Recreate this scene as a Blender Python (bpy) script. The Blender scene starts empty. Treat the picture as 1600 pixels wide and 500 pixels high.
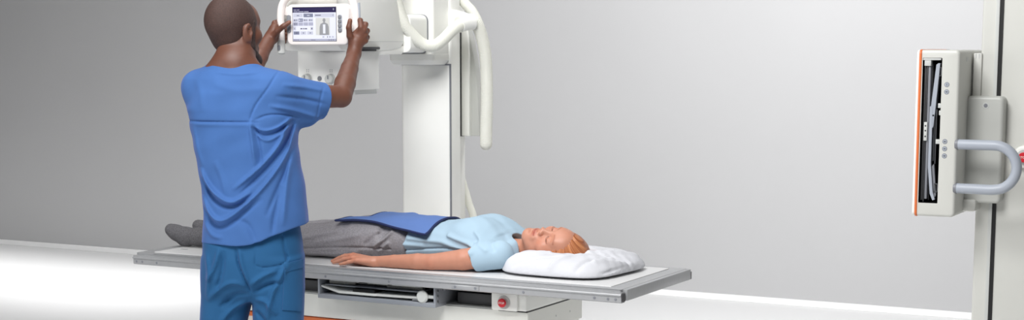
import bpy, bmesh, math, random
import numpy as np
from mathutils import Vector, Matrix
random.seed(4)
SC = bpy.context.scene
COL = SC.collection
PI = math.pi
sin, cos, rad = math.sin, math.cos, math.radians

# ------------------------------------------------------------------ camera
FPX, PITCH, YAW, PPY = 2500.0, rad(7.5), rad(28), 405.0
CAM = Vector((3.33, -5.33, 1.63))
VR = Vector((cos(YAW), sin(YAW), 0))                       # camera right
VH = Vector((-sin(YAW), cos(YAW), 0))                      # horizontal heading
VF = VH * cos(PITCH) - Vector((0, 0, 1)) * sin(PITCH)
VU = VH * sin(PITCH) + Vector((0, 0, 1)) * cos(PITCH)
cd = bpy.data.cameras.new('camera')
cam = bpy.data.objects.new('camera', cd)
COL.objects.link(cam)
cd.sensor_fit = 'HORIZONTAL'
cd.sensor_width = 36.0
cd.lens = FPX / 1600 * 36.0
cd.shift_y = (PPY - 250) / 1600
cam.location = CAM
cam.rotation_euler = (PI / 2 - PITCH, 0, YAW)
SC.camera = cam

def ray(px, py):
    return VR * ((px - 800) / FPX) + VF + VU * ((PPY - py) / FPX)
def aty(px, py, y):
    d = ray(px, py); return CAM + d * ((y - CAM.y) / d.y)
def atd(px, py, D):
    d = ray(px, py); return CAM + d * (D / d.dot(VH))
def proj(p):
    d = Vector(p) - CAM
    b = d.dot(VF)
    return 800 + FPX * d.dot(VR) / b, PPY - FPX * d.dot(VU) / b
def ax(px, y, z):
    lo, hi = -4.0, 4.0
    for _ in range(40):
        m = (lo + hi) / 2
        if proj((m, y, z))[0] < px: lo = m
        else: hi = m
    return Vector((lo, y, z))

# ------------------------------------------------------------------ materials
def lin(c):
    return tuple((v / 255 / 12.92 if v / 255 <= .04045 else ((v / 255 + .055) / 1.055) ** 2.4) for v in c[:3]) + (1.0,)
def mat(name, c, rough=.5, metal=0.0, var=.03, scale=12.0, bump=0.0, bscale=300.0, emit=0.0, sheen=0.0, sss=0.0, attr=None, spec=.5):
    m = bpy.data.materials.new(name); m.use_nodes = True
    nt = m.node_tree; b = nt.nodes['Principled BSDF']; L = nt.links
    col = lin(c)
    tc = nt.nodes.new('ShaderNodeTexCoord')
    nz = nt.nodes.new('ShaderNodeTexNoise'); nz.inputs['Scale'].default_value = scale; nz.inputs['Detail'].default_value = 4
    L.new(tc.outputs['Object'], nz.inputs['Vector'])
    rp = nt.nodes.new('ShaderNodeValToRGB')
    rp.color_ramp.elements[0].position = .3; rp.color_ramp.elements[1].position = .7
    rp.color_ramp.elements[0].color = tuple(v * (1 - var) for v in col[:3]) + (1,)
    rp.color_ramp.elements[1].color = tuple(min(1, v * (1 + var)) for v in col[:3]) + (1,)
    L.new(nz.outputs['Fac'], rp.inputs['Fac'])
    out = rp.outputs['Color']
    if attr:
        at = nt.nodes.new('ShaderNodeAttribute'); at.attribute_name = attr
        mx = nt.nodes.new('ShaderNodeMix'); mx.data_type = 'RGBA'; mx.blend_type = 'MULTIPLY'
        mx.inputs['Factor'].default_value = 1
        L.new(out, mx.inputs['A']); L.new(at.outputs['Color'], mx.inputs['B'])
        out = mx.outputs['Result']
    L.new(out, b.inputs['Base Color'])
    b.inputs['Roughness'].default_value = rough
    b.inputs['Metallic'].default_value = metal
    b.inputs['Specular IOR Level'].default_value = spec
    if sheen:
        b.inputs['Sheen Weight'].default_value = sheen; b.inputs['Sheen Tint'].default_value = (.55, .5, 1, 1); b.inputs['Sheen Roughness'].default_value = .35
    if sss:
        b.inputs['Subsurface Weight'].default_value = sss
        b.inputs['Subsurface Radius'].default_value = (.012, .005, .003)
        b.inputs['Subsurface Scale'].default_value = .6
    if emit:
        L.new(out, b.inputs['Emission Color']); b.inputs['Emission Strength'].default_value = emit
    if bump:
        n2 = nt.nodes.new('ShaderNodeTexNoise'); n2.inputs['Scale'].default_value = bscale; n2.inputs['Detail'].default_value = 3
        L.new(tc.outputs['Object'], n2.inputs['Vector'])
        bp = nt.nodes.new('ShaderNodeBump'); bp.inputs['Strength'].default_value = bump; bp.inputs['Distance'].default_value = .004
        L.new(n2.outputs['Fac'], bp.inputs['Height']); L.new(bp.outputs['Normal'], b.inputs['Normal'])
    return m

M = dict(
    white=mat('white_lacquer', (243, 243, 238), .38, var=.008),
    cream=mat('cream_lacquer', (236, 236, 229), .42, var=.008),
    lit_white=mat('lit_white_lacquer', (251, 251, 247), .38, var=.004),  # white lacquer lightened to offset the shade on the collimator
    warm=mat('warm_white_plastic', (238, 232, 229), .35, var=.008),
    hose=mat('ivory_hose', (228, 228, 218), .5, var=.01),
    stone=mat('pale_stone_lacquer', (208, 208, 202), .42, var=.008),
    bracket=mat('grey_bracket_lacquer', (188, 189, 184), .42, var=.008),
    lgrey=mat('light_grey_plastic', (201, 203, 200), .45, var=.01),
    bluegrey=mat('blue_grey_plastic', (168, 174, 184), .4, var=.02),
    mgrey=mat('mid_grey_plastic', (128, 130, 136), .45, var=.03),
    dgrey=mat('dark_grey_plastic', (62, 62, 64), .5, var=.05),
    black=mat('black_rubber', (18, 18, 19), .5, var=.05),
    alu=mat('brushed_aluminium', (172, 173, 175), .36, .35, var=.03, scale=40),
    traym=mat('painted_grey_metal', (150, 154, 161), .42, .2, var=.02),
    steel=mat('steel', (150, 152, 156), .28, .9, var=.04),
    orange=mat('orange_trim', (220, 116, 64), .45, var=.02),
    red=mat('red_plastic', (206, 32, 46), .35, var=.02),
    pad=mat('white_laminate', (214, 214, 214), .4, var=.006),
    linen=mat('white_pillow_cotton', (208, 209, 214), .9, var=.01, bump=.25, bscale=90),
    scrub=mat('blue_scrub_cotton', (66, 104, 162), .8, var=.05, scale=9, bump=.12, bscale=500, sheen=.22, spec=.2),
    scrub2=mat('blue_scrub_trousers', (38, 88, 132), .8, var=.06, scale=9, bump=.12, bscale=500, sheen=.22, spec=.2),
    shirt=mat('pale_blue_jersey', (170, 195, 212), .9, var=.02, bump=.1, bscale=700, spec=.2),
    navy=mat('navy_binding', (24, 38, 84), .7, var=.05),
    apron=mat('blue_apron_fabric', (94, 124, 184), .75, var=.03, bump=.15, bscale=400, spec=.3),
    pants=mat('heather_grey_fleece', (148, 145, 149), .95, var=.16, scale=160, bump=.3, bscale=350, spec=.15),
    sock=mat('heather_dark_sock', (98, 97, 100), .95, var=.28, scale=220, bump=.35, bscale=400, spec=.15),
    skin_d=mat('brown_skin', (102, 63, 48), .52, var=.07, scale=30, bump=.06, bscale=260, sss=.05, attr='tint'),
    skin_l=mat('fair_skin', (196, 138, 114), .48, var=.04, scale=40, bump=.03, bscale=300, sss=.12, attr='tint'),
    stubble=mat('black_cropped_hair', (66, 44, 38), .62, var=.3, scale=260, bump=.5, bscale=700),
    beard=mat('black_short_beard', (56, 37, 31), .7, var=.3, scale=260, bump=.6, bscale=700),
    hairp=mat('copper_hair', (205, 128, 78), .42, var=.12, scale=20),
    lash=mat('brown_lashes', (92, 58, 44), .7),
    floor=mat('white_studio_floor', (232, 232, 232), .55, var=.006, scale=1.5, spec=.3),
    wall=mat('grey_studio_wall', (188, 188, 189), .9, var=.01, scale=1.2, spec=.1),
    trim=mat('white_skirting', (248, 248, 248), .6, var=.004),
)
# copper hair: streaks fan out from the parting
def streak(m, a, b, p0):
    nt = m.node_tree; L = nt.links
    def nd(t, **k):
        n = nt.nodes.new(t)
        for q, v in k.items(): setattr(n, q, v)
        return n
    tc = nd('ShaderNodeTexCoord'); sb = nd('ShaderNodeVectorMath', operation='SUBTRACT'); sb.inputs[1].default_value = p0
    L.new(tc.outputs['Object'], sb.inputs[0])
    sp = nd('ShaderNodeSeparateXYZ'); L.new(sb.outputs[0], sp.inputs[0])
    at = nd('ShaderNodeMath', operation='ARCTAN2'); L.new(sp.outputs['X'], at.inputs[0]); L.new(sp.outputs['Z'], at.inputs[1])
    m1 = nd('ShaderNodeMath', operation='MULTIPLY'); m1.inputs[1].default_value = 16; L.new(at.outputs[0], m1.inputs[0])
    m2 = nd('ShaderNodeMath', operation='MULTIPLY'); m2.inputs[1].default_value = 12; L.new(sp.outputs['Y'], m2.inputs[0])
    cb = nd('ShaderNodeCombineXYZ'); L.new(m1.outputs[0], cb.inputs['X']); L.new(m2.outputs[0], cb.inputs['Y'])
    nz = nd('ShaderNodeTexNoise'); nz.inputs['Scale'].default_value = 1; nz.inputs['Detail'].default_value = 4
    L.new(cb.outputs[0], nz.inputs['Vector'])
    rp = nd('ShaderNodeValToRGB'); rp.color_ramp.elements[0].position = .36; rp.color_ramp.elements[1].position = .66
    rp.color_ramp.elements[0].color = lin(a); rp.color_ramp.elements[1].color = lin(b)
    L.new(nz.outputs['Fac'], rp.inputs['Fac'])
    L.new(rp.outputs['Color'], nt.nodes['Principled BSDF'].inputs['Base Color'])
HAIR0 = aty(897, 354, .07)
streak(M['hairp'], (150, 84, 50), (214, 144, 96), HAIR0-Vector((0, 0, .8025)))
M['grain'] = mat('grainy_grey', (150, 148, 142), .7, var=.5, scale=420)

# ------------------------------------------------------------------ objects
OFF = {}
def empty(name, loc, label, cat, group=None):
    o = bpy.data.objects.new(name, None); COL.objects.link(o); o.location = loc
    o.empty_display_size = .1
    OFF[o.name] = Vector(loc); o['label'] = label; o['category'] = cat
    if group: o['group'] = group
    return o
def link(name, me, mats, parent=None, loc=None):
    for m in (mats if isinstance(mats, (list, tuple)) else [mats]): me.materials.append(m)
    o = bpy.data.objects.new(name, me); COL.objects.link(o)
    if parent is not None:
        o.parent = parent; OFF[o.name] = OFF[parent.name]
        me.transform(Matrix.Translation(-OFF[parent.name]))
    else:
        L = Vector(loc) if loc is not None else Vector((0, 0, 0))
        OFF[o.name] = L; me.transform(Matrix.Translation(-L)); o.location = L
    me.name = name
    return o
def obj(name, bm, mats, parent=None, smooth=35, loc=None):
    bmesh.ops.recalc_face_normals(bm, faces=bm.faces)
    me = bpy.data.meshes.new(name); bm.to_mesh(me); bm.free()
    o = link(name, me, mats, parent, loc)
    if smooth:
        me.polygons.foreach_set('use_smooth', [True] * len(me.polygons))
        me.set_sharp_from_angle(angle=rad(smooth))
    return o
def BM(): return bmesh.new()
def merge(bm, t, mi=0):
    for f in t.faces: f.material_index = mi
    me = bpy.data.meshes.new('t'); t.to_mesh(me); t.free(); bm.from_mesh(me); bpy.data.meshes.remove(me)
def box(bm, x0, x1, y0, y1, z0, z1, bev=0.0, seg=2, mi=0, rot=None):
    t = BM(); bmesh.ops.create_cube(t, size=1)
    for v in t.verts:
        v.co = Vector((x0 + (v.co.x + .5) * (x1 - x0), y0 + (v.co.y + .5) * (y1 - y0), z0 + (v.co.z + .5) * (z1 - z0)))
    if bev: bmesh.ops.bevel(t, geom=t.edges[:], offset=bev, segments=seg, affect='EDGES', profile=.5)
    if rot is not None:
        c = Vector(((x0 + x1) / 2, (y0 + y1) / 2, (z0 + z1) / 2))
        for v in t.verts: v.co = c + rot @ (v.co - c)
    merge(bm, t, mi); return bm
def rr(w, h, r, n=6):
    r = max(1e-4, min(r, w / 2 - 1e-4, h / 2 - 1e-4)); out = []
    for cx, cy, a0 in ((w/2-r, h/2-r, 0), (-w/2+r, h/2-r, 90), (-w/2+r, -h/2+r, 180), (w/2-r, -h/2+r, 270)):
        for i in range(n + 1):
            a = rad(a0 + 90 * i / n); out.append((cx + r * cos(a), cy + r * sin(a)))
    return out
AX = {'y': lambda a, b, d: Vector((a, d, b)), 'x': lambda a, b, d: Vector((d, a, b)), 'z': lambda a, b, d: Vector((a, b, d))}
def loops(bm, Ls, cap0=True, cap1=True, mi=0):
    rows = [[bm.verts.new(p) for p in L] for L in Ls]
    n = len(rows[0])
    for A, B in zip(rows, rows[1:]):
        for i in range(n):
            f = bm.faces.new((A[i], A[(i + 1) % n], B[(i + 1) % n], B[i])); f.material_index = mi
    if cap0: bm.faces.new(rows[0]).material_index = mi
    if cap1: bm.faces.new(rows[-1]).material_index = mi
    return rows
def rrbox(bm, axis, a0, a1, b0, b1, d0, d1, r=.01, bev=.004, hole=None, hd=None, hr=.003, mi=0, mih=0, bev1=None):
    """rounded slab; a,b in its face plane, d along axis. hole=(a0,a1,b0,b1) is cut to depth hd from face d0"""
    f = AX[axis]; ca, cb, w, h = (a0+a1)/2, (b0+b1)/2, a1-a0, b1-b0
    s = 1 if d1 > d0 else -1
    prof = [(bev*(1-sin(t*PI/2/4)), d0 + s*bev*(1-cos(t*PI/2/4))) for t in range(5)] if bev else [(0, d0)]
    b2 = bev if bev1 is None else bev1
    prof += [(b2*(1-cos(t*PI/2/4)), d1 - s*b2*(1-sin(t*PI/2/4))) for t in range(5)] if b2 else [(0, d1)]
    Ls = [[f(ca+p, cb+q, d) for p, q in rr(w-2*i, h-2*i, max(r-i, .0005))] for i, d in prof]
    rows = loops(bm, Ls, cap0=hole is None, mi=mi)
    if hole:
        h0, h1, k0, k1 = hole
        pts = rr(h1-h0, k1-k0, hr)
        A = [bm.verts.new(f((h0+h1)/2+p, (k0+k1)/2+q, d0)) for p, q in pts]
        B = [bm.verts.new(f((h0+h1)/2+p, (k0+k1)/2+q, hd)) for p, q in pts]
        n = len(A); O = rows[0]
        for i in range(n):
            bm.faces.new((A[i], B[i], B[(i+1) % n], A[(i+1) % n])).material_index = mih
            bm.faces.new((O[i], O[(i+1) % n], A[(i+1) % n], A[i])).material_index = mi
        bm.faces.new(B).material_index = mih
    return bm
def cyl(bm, c, axis, r, d, bev=.001, n=24, r2=None, mi=0):
    """disc from c along unit axis by d"""
    a = Vector(axis).normalized(); u = a.orthogonal().normalized(); v = a.cross(u); c = Vector(c); r2 = r if r2 is None else r2
    Ls = []
    for rr_, dd in ((r-bev, 0), (r, bev), (r2, d-bev), (r2-bev, d)):
        Ls.append([c + a*dd + (u*cos(2*PI*i/n) + v*sin(2*PI*i/n))*rr_ for i in range(n)])
    loops(bm, Ls, mi=mi); return bm
def spline(P, n=12):
    P = [Vector(p) for p in P]; out = []
    Q = [P[0]*2-P[1]] + P + [P[-1]*2-P[-2]]
    for i in range(1, len(Q)-2):
        a, b, c, d = Q[i-1:i+3]
        for k in range(n):
            t = k/n
            out.append(.5*((2*b) + (c-a)*t + (2*a-5*b+4*c-d)*t*t + (3*b-a-3*c+d)*t**3))
    out.append(P[-1]); return out
def resample(P, step):
    out = [P[0]]; acc = 0.0
    for a, b in zip(P, P[1:]):
        L = (b-a).length
        if L < 1e-9: continue
        t = step-acc
        while t <= L:
            out.append(a+(b-a)*(t/L)); t += step
        acc = (acc+L) % step
    return out
def tube(bm, P, r, n=16, rf=None, dome=False, mi=0, flat=1.0):
    P = [Vector(p) for p in P]
    T = [(P[min(i+1, len(P)-1)]-P[max(i-1, 0)]).normalized() for i in range(len(P))]
    u = T[0].orthogonal().normalized(); Ls = []
    for i, p in enumerate(P):
        u = (u - T[i]*u.dot(T[i])).normalized(); v = T[i].cross(u)
        R = rf(i) if rf else r
        Ls.append([p + u*cos(2*PI*k/n)*R + v*sin(2*PI*k/n)*R*flat for k in range(n)])
    if dome:
        e, t = P[-1], T[-1]; v = t.cross(u)
        for j in range(1, 6):
            a = j*PI/2/6
            Ls.append([e + t*r*sin(a) + (u*cos(2*PI*k/n)+v*sin(2*PI*k/n))*r*cos(a) for k in range(n)])
    loops(bm, Ls, mi=mi); return bm
def poly(bm, pts, axis, d0, d1, bev=0.0, mi=0):
    t = BM(); f = AX[axis]
    loops(t, [[f(a, b, d0) for a, b in pts], [f(a, b, d1) for a, b in pts]])
    if bev:
        bmesh.ops.recalc_face_normals(t, faces=t.faces)
        bmesh.ops.bevel(t, geom=t.edges[:], offset=bev, segments=2, affect='EDGES', profile=.5)
    merge(bm, t, mi); return bm
def text_mesh(s, size, origin, xdir, zdir, depth=.0004):
    cu = bpy.data.curves.new('txt', 'FONT'); cu.body = s; cu.size = size; cu.align_x = 'CENTER'; cu.align_y = 'CENTER'; cu.extrude = depth
    o = bpy.data.objects.new('txt', cu); COL.objects.link(o)
    dg = bpy.context.evaluated_depsgraph_get()
    me = bpy.data.meshes.new_from_object(o.evaluated_get(dg)); bpy.data.objects.remove(o); bpy.data.curves.remove(cu)
    x = Vector(xdir).normalized(); z = Vector(zdir).normalized(); y = x.cross(z)
    m = Matrix((x, z, -y if False else x.cross(z))).transposed().to_4x4(); m.translation = Vector(origin)
    me.transform(m); return me

# ------------------------------------------------------------------ implicit surfaces
class Vol:
    def __init__(s, lo, hi, h):
        s.lo = np.array(lo, float); s.h = h
        s.n = np.ceil((np.array(hi)-s.lo)/h).astype(int)+1
        s.ax = [(s.lo[i]+h*np.arange(s.n[i])).astype(np.float32) for i in range(3)]
        s.F = np.full(s.n, .25, np.float32)
    def _sl(s, lo, hi):
        a = [max(0, int(math.floor((lo[i]-s.lo[i])/s.h))) for i in range(3)]
        b = [min(int(s.n[i]), int(math.ceil((hi[i]-s.lo[i])/s.h))+1) for i in range(3)]
        if any(b[i]-a[i] < 1 for i in range(3)): return None
        sl = tuple(slice(a[i], b[i]) for i in range(3))
        return sl, s.ax[0][sl[0]][:, None, None], s.ax[1][sl[1]][None, :, None], s.ax[2][sl[2]][None, None, :]
    def op(s, prim, k=.01, sub=False, pad=.03):
        fn, lo, hi = prim
        q = s._sl([v-pad-k for v in lo], [v+pad+k for v in hi])
        if q is None: return
        sl, X, Y, Z = q
        b = np.broadcast_to(fn(X, Y, Z), s.F[sl].shape); a = s.F[sl]
        if sub:
            h = np.maximum(k-np.abs(a+b), 0); s.F[sl] = np.maximum(a, -b)+h*h/(4*k)
        else:
            h = np.maximum(k-np.abs(a-b), 0); s.F[sl] = np.minimum(a, b)-h*h/(4*k)
    def add(s, prim, k=.01, pad=.03): s.op(prim, k, False, pad)
    def cut(s, prim, k=.006, pad=.02): s.op(prim, k, True, pad)
    def disp(s, fn, lo=None, hi=None):
        q = s._sl(s.lo if lo is None else lo, s.lo+s.h*s.n if hi is None else hi)
        if q is None: return
        sl, X, Y, Z = q
        s.F[sl] += np.broadcast_to(fn(X, Y, Z), s.F[sl].shape).astype(np.float32)
    def mesh(s):
        F = s.F; S = F < 0
        n = np.array(F.shape)-1
        cnt = np.zeros(n, np.int8)
        for i in (0, 1):
            for j in (0, 1):
                for k in (0, 1):
                    cnt += S[i:i+n[0], j:j+n[1], k:k+n[2]]
        act = (cnt > 0) & (cnt < 8)
        I = np.argwhere(act); idx = np.full(n, -1, np.int32); idx[act] = np.arange(len(I))
        C = np.zeros((len(I), 2, 2, 2), np.float32)
        for i in (0, 1):
            for j in (0, 1):
                for k in (0, 1):
                    C[:, i, j, k] = F[I[:, 0]+i, I[:, 1]+j, I[:, 2]+k]
        P = np.zeros((len(I), 3)); W = np.zeros(len(I))
        for axn in range(3):
            for p in (0, 1):
                for q in (0, 1):
                    ia = [p, q]; ia.insert(axn, 0); ib = [p, q]; ib.insert(axn, 1)
                    a = C[:, ia[0], ia[1], ia[2]]; b = C[:, ib[0], ib[1], ib[2]]
                    m = (a < 0) != (b < 0)
                    t = np.where(m, a/np.where(m, a-b, 1), 0)
                    pt = np.zeros((len(I), 3)); o = [0, 1, 2]; o.remove(axn)
                    pt[:, o[0]] = p; pt[:, o[1]] = q; pt[:, axn] = t
                    P += pt*m[:, None]; W += m
        V = s.lo+s.h*(I+P/W[:, None])
        faces = []
        for axn in range(3):
            o = [(axn+1) % 3, (axn+2) % 3]
            sl0 = [slice(None)]*3; sl1 = [slice(None)]*3
            sl0[axn] = slice(0, -1); sl1[axn] = slice(1, None)
            for d in o:
                sl0[d] = slice(1, -1); sl1[d] = slice(1, -1)
            a = S[tuple(sl0)]; b = S[tuple(sl1)]
            E = np.argwhere(a != b)
            if not len(E): continue
            neg = a[tuple(E.T)]
            E = E.copy(); E[:, o[0]] += 1; E[:, o[1]] += 1
            def cell(du, dv):
                c = E.copy(); c[:, o[0]] -= du; c[:, o[1]] -= dv
                return idx[tuple(c.T)]
            q = np.stack([cell(1, 1), cell(0, 1), cell(0, 0), cell(1, 0)], 1)
            q[~neg] = q[~neg][:, ::-1]
            faces.append(q)
        return V, np.concatenate(faces)
    def to_mesh(s, name, smooth=1, paint=None):
        V, Q = s.mesh()
        for _ in range(smooth):                     # Laplacian pass takes off the grid's grain
            acc = np.zeros_like(V); w = np.zeros(len(V))
            for a, b in ((0, 1), (1, 2), (2, 3), (3, 0)):
                for i, j in ((a, b), (b, a)):
                    np.add.at(acc, Q[:, i], V[Q[:, j]]); np.add.at(w, Q[:, i], 1)
            V = V*.5+.5*acc/np.maximum(w, 1)[:, None]
        me = bpy.data.meshes.new(name)
        me.vertices.add(len(V)); me.vertices.foreach_set('co', V.astype(np.float32).ravel())
        me.loops.add(len(Q)*4); me.loops.foreach_set('vertex_index', Q.ravel().astype(np.int32))
        me.polygons.add(len(Q))
        me.polygons.foreach_set('loop_start', np.arange(len(Q), dtype=np.int32)*4)
        me.polygons.foreach_set('loop_total', np.full(len(Q), 4, np.int32))
        me.polygons.foreach_set('use_smooth', np.ones(len(Q), bool))
        me.update(calc_edges=True); me.validate()
        if paint:
            c = paint(V).astype(np.float32)
            at = me.color_attributes.new('tint', 'FLOAT_COLOR', 'POINT')
            at.data.foreach_set('color', np.concatenate([c, np.ones((len(c), 1), np.float32)], 1).ravel())
        return me
def cone(a, b, r1, r2=None):
    a = [float(v) for v in a]; b = [float(v) for v in b]; r2 = r1 if r2 is None else r2
    ba = [b[i]-a[i] for i in range(3)]; L2 = max(sum(v*v for v in ba), 1e-9)
    def fn(X, Y, Z):
        x, y, z = X-a[0], Y-a[1], Z-a[2]
        t = np.clip((x*ba[0]+y*ba[1]+z*ba[2])/L2, 0, 1)
        return np.sqrt((x-t*ba[0])**2+(y-t*ba[1])**2+(z-t*ba[2])**2)-(r1+(r2-r1)*t)
    R = max(r1, r2)
    return fn, [min(a[i], b[i])-R for i in range(3)], [max(a[i], b[i])+R for i in range(3)]
def chain(vol, pts, rs, k=.01):
    for i in range(len(pts)-1): vol.add(cone(pts[i], pts[i+1], rs[i], rs[i+1]), k)
def ell(c, r, R=None):
    c = [float(v) for v in c]; m = R if R is not None else Matrix.Identity(3)
    def fn(X, Y, Z):
        x, y, z = X-c[0], Y-c[1], Z-c[2]
        q = [(m[0][i]*x+m[1][i]*y+m[2][i]*z) for i in range(3)]
        k0 = np.sqrt((q[0]/r[0])**2+(q[1]/r[1])**2+(q[2]/r[2])**2)
        k1 = np.sqrt((q[0]/r[0]**2)**2+(q[1]/r[1]**2)**2+(q[2]/r[2]**2)**2)+1e-9
        return k0*(k0-1)/k1
    R_ = max(r)
    e = [math.sqrt(sum((m[i][j]*r[j])**2 for j in range(3))) for i in range(3)]
    return fn, [c[i]-e[i] for i in range(3)], [c[i]+e[i] for i in range(3)]
def loft(axis, secs, p=2.0, lo_cap=None, hi_cap=None, capk=.01):
    """sections (t, ca, cb, ra, rb) along axis; a,b = the other two axes in order"""
    secs = sorted(secs); T = np.array([s_[0] for s_ in secs]); A = np.array(secs)
    o = [0, 1, 2]; o.remove(axis)
    t0, t1 = T[0], T[-1]
    def fn(X, Y, Z):
        c = [X, Y, Z]; t = c[axis]; tf = t.ravel()
        v = [np.interp(tf, T, A[:, i]).astype(np.float32) for i in range(1, 5)]
        kern = np.array([1, 2, 3, 2, 1])/9.0
        v = [np.convolve(np.pad(q, 2, mode='edge'), kern, 'valid').reshape(t.shape) if len(q) > 5 else q.reshape(t.shape) for q in v]
        a = np.abs(c[o[0]]-v[0])/v[2]; b = np.abs(c[o[1]]-v[1])/v[3]
        d = ((a**p+b**p)**(1/p)-1)*np.minimum(v[2], v[3])
        cap = np.maximum(t0-t, t-t1)
        h = np.maximum(capk-np.abs(d-cap), 0)
        return np.maximum(d, cap)+h*h/(4*capk)
    lo, hi = [0]*3, [0]*3
    lo[axis], hi[axis] = t0, t1
    for i in (0, 1):
        lo[o[i]] = (A[:, 1+i]-A[:, 3+i]).min(); hi[o[i]] = (A[:, 1+i]+A[:, 3+i]).max()
    return fn, lo, hi
def seg2(pa, pb, P):
    """distance of broadcast coordinates pa,pb to polyline P in a plane"""
    d = None
    for (a0, b0), (a1, b1) in zip(P, P[1:]):
        da, db = a1-a0, b1-b0; L = da*da+db*db+1e-12
        t = np.clip(((pa-a0)*da+(pb-b0)*db)/L, 0, 1)
        q = np.sqrt((pa-a0-t*da)**2+(pb-b0-t*db)**2)
        d = q if d is None else np.minimum(d, q)
    return d
def seg2t(pa, pb, P):
    """distance to the polyline and how far along it (0..1)"""
    d = t_ = None; tot = sum(math.hypot(b[0]-a[0], b[1]-a[1]) for a, b in zip(P, P[1:])); acc = 0.0
    for (a0, b0), (a1, b1) in zip(P, P[1:]):
        da, db = a1-a0, b1-b0; L = da*da+db*db+1e-12
        t = np.clip(((pa-a0)*da+(pb-b0)*db)/L, 0, 1)
        q = np.sqrt((pa-a0-t*da)**2+(pb-b0-t*db)**2); w = (acc+t*math.sqrt(L))/tot
        if d is None: d, t_ = q, w
        else: t_ = np.where(q < d, w, t_); d = np.minimum(d, q)
        acc += math.sqrt(L)
    return d, t_
def moved(prim, T):
    """prim given in local head/hand space, T a 4x4 rigid matrix to the volume's space"""
    fn, lo, hi = prim; inv = T.inverted()
    s_ = T.to_scale()[0]
    def g(X, Y, Z):
        q = [inv[i][0]*X+inv[i][1]*Y+inv[i][2]*Z+inv[i][3] for i in range(3)]
        return fn(*q)*s_
    P = [T @ Vector((x, y, z)) for x in (lo[0], hi[0]) for y in (lo[1], hi[1]) for z in (lo[2], hi[2])]
    return g, [min(p[i] for p in P) for i in range(3)], [max(p[i] for p in P) for i in range(3)]

def capped(prim, p, n):
    """prim cut off flat beyond the plane through p with normal n"""
    fn, lo, hi = prim; n = Vector(n).normalized(); p = Vector(p)
    return (lambda X, Y, Z: np.maximum(fn(X, Y, Z), (X-p.x)*n.x+(Y-p.y)*n.y+(Z-p.z)*n.z)), lo, hi
# ================================================================== the setting
def structure(name, bm, m):
    o = obj(name, bm, m, smooth=0); o['kind'] = 'structure'; return o
WY = 4.45
structure('floor', box(BM(), -9, 9, -9, WY+.2, -.1, 0), M['floor'])
structure('wall_back', box(BM(), -9, 9, WY, WY+.15, 0, 4.5), M['wall'])
structure('baseboard_back', box(BM(), -9, 9, WY-.02, WY+.01, 0, .04, .004), M['trim'])

# ================================================================== examination table
T = empty('examination_table', (0, 0, 0), 'white x-ray examination table with aluminium rails and a grey tray drawer under its top', 'table')
bm = BM()
rrbox(bm, 'z', -1.085, 1.085, -.30, .312, .765, .80, .006, .002)
plate = obj('table_frame', bm, M['alu'], T)
obj('table_top', rrbox(BM(), 'z', -1.03, 1.03, -.262, .27, .7985, .8025, .004, .001), M['pad'], T)
def rail(name, x0, x1, yf, s):
    bm = BM()
    pts = [(yf, .790), (yf, .786), (yf-s*.004, .783), (yf-s*.004, .779), (yf, .776), (yf, .757), (yf+s*.004, .754), (yf+s*.03, .754), (yf+s*.03, .790)]
    f = lambda x: [Vector((x, a, b)) for a, b in pts]
    loops(bm, [f(x0), f(x1)])
    return obj(name, bm, M['alu'], T, 30)
fr = rail('accessory_rail', -1.093, 1.093, -.318, 1)
rail('accessory_rail', -1.088, 1.088, .33, -1)
obj('rail_cap', box(BM(), -1.0, 1.088, -.302, -.296, .7985, .8012, .0008), M['alu'], fr)
for x in (-1.075, -1.045, -.97, -.60, -.142, .144, .428, .711, .991, 1.043, 1.072):
    obj('bolt', cyl(BM(), (x, -.3175, .7665), (0, -1, 0), .0048, .0022, .0006, 14), M['mgrey'], fr)
jp = obj('joint_plate', box(BM(), .415, .53, -.3205, -.317, .7585, .7755, .001), M['alu'], fr)
for x in (.43, .515): obj('bolt', cyl(BM(), (x, -.320, .767), (0, -1, 0), .005, .0022, .0006, 14), M['mgrey'], jp)
def end_rail(x, s):
    bm = BM()
    box(bm, min(x, x+s*.022), max(x, x+s*.022), -.285, .31, .759, .7985, .002)
    o = obj('end_rail', bm, M['alu'], T)
    for y in (-.302, .318): obj('end_hollow', box(BM(), min(x, x+s*.018), max(x, x+s*.018), y-.010, y+.010, .758, .787, .001), M['dgrey'], o)  # dark block paints in the shaded hollow of the rail end
end_rail(1.08, 1); end_rail(-1.08, -1)
obj('pad_mark', box(BM(), -.99, -.955, -.145, -.135, .8024, .8029), M['mgrey'], T)

# pedestal body with the open slot
bm = BM()
rrbox(bm, 'y', -.70, .679, .586, .752, -.22, .24, .006, .004, hole=(-.66, .535, .676, .748), hd=.20, hr=.002, mih=1)
base = obj('base', bm, [M['cream'], M['dgrey']], T)
bm = BM()
poly(bm, [(-.70, -.20), (.675, -.20), (.675, .22), (-.70, .22)], 'z', .10, .586)
box(bm, -.62, .60, -.16, .18, .0, .11, .004)
obj('pedestal', bm, M['cream'], T)
obj('accent_stripe', box(BM(), -.70, .676, -.2235, -.19, .566, .583, .002), M['orange'], T)
# things seen in the slot
obj('slot_panel', box(BM(), .365, .536, -.19, -.15, .682, .726, .004), M['dgrey'], base)
obj('slot_panel', box(BM(), -.64, -.23, -.185, -.15, .682, .725, .004), M['dgrey'], base)
obj('slot_ledge', box(BM(), -.66, .535, -.217, -.10, .6745, .681, .001), M['lgrey'], base)
obj('slot_rail', box(BM(), .345, .52, -.12, -.09, .728, .745, .003), M['mgrey'], base)
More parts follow.
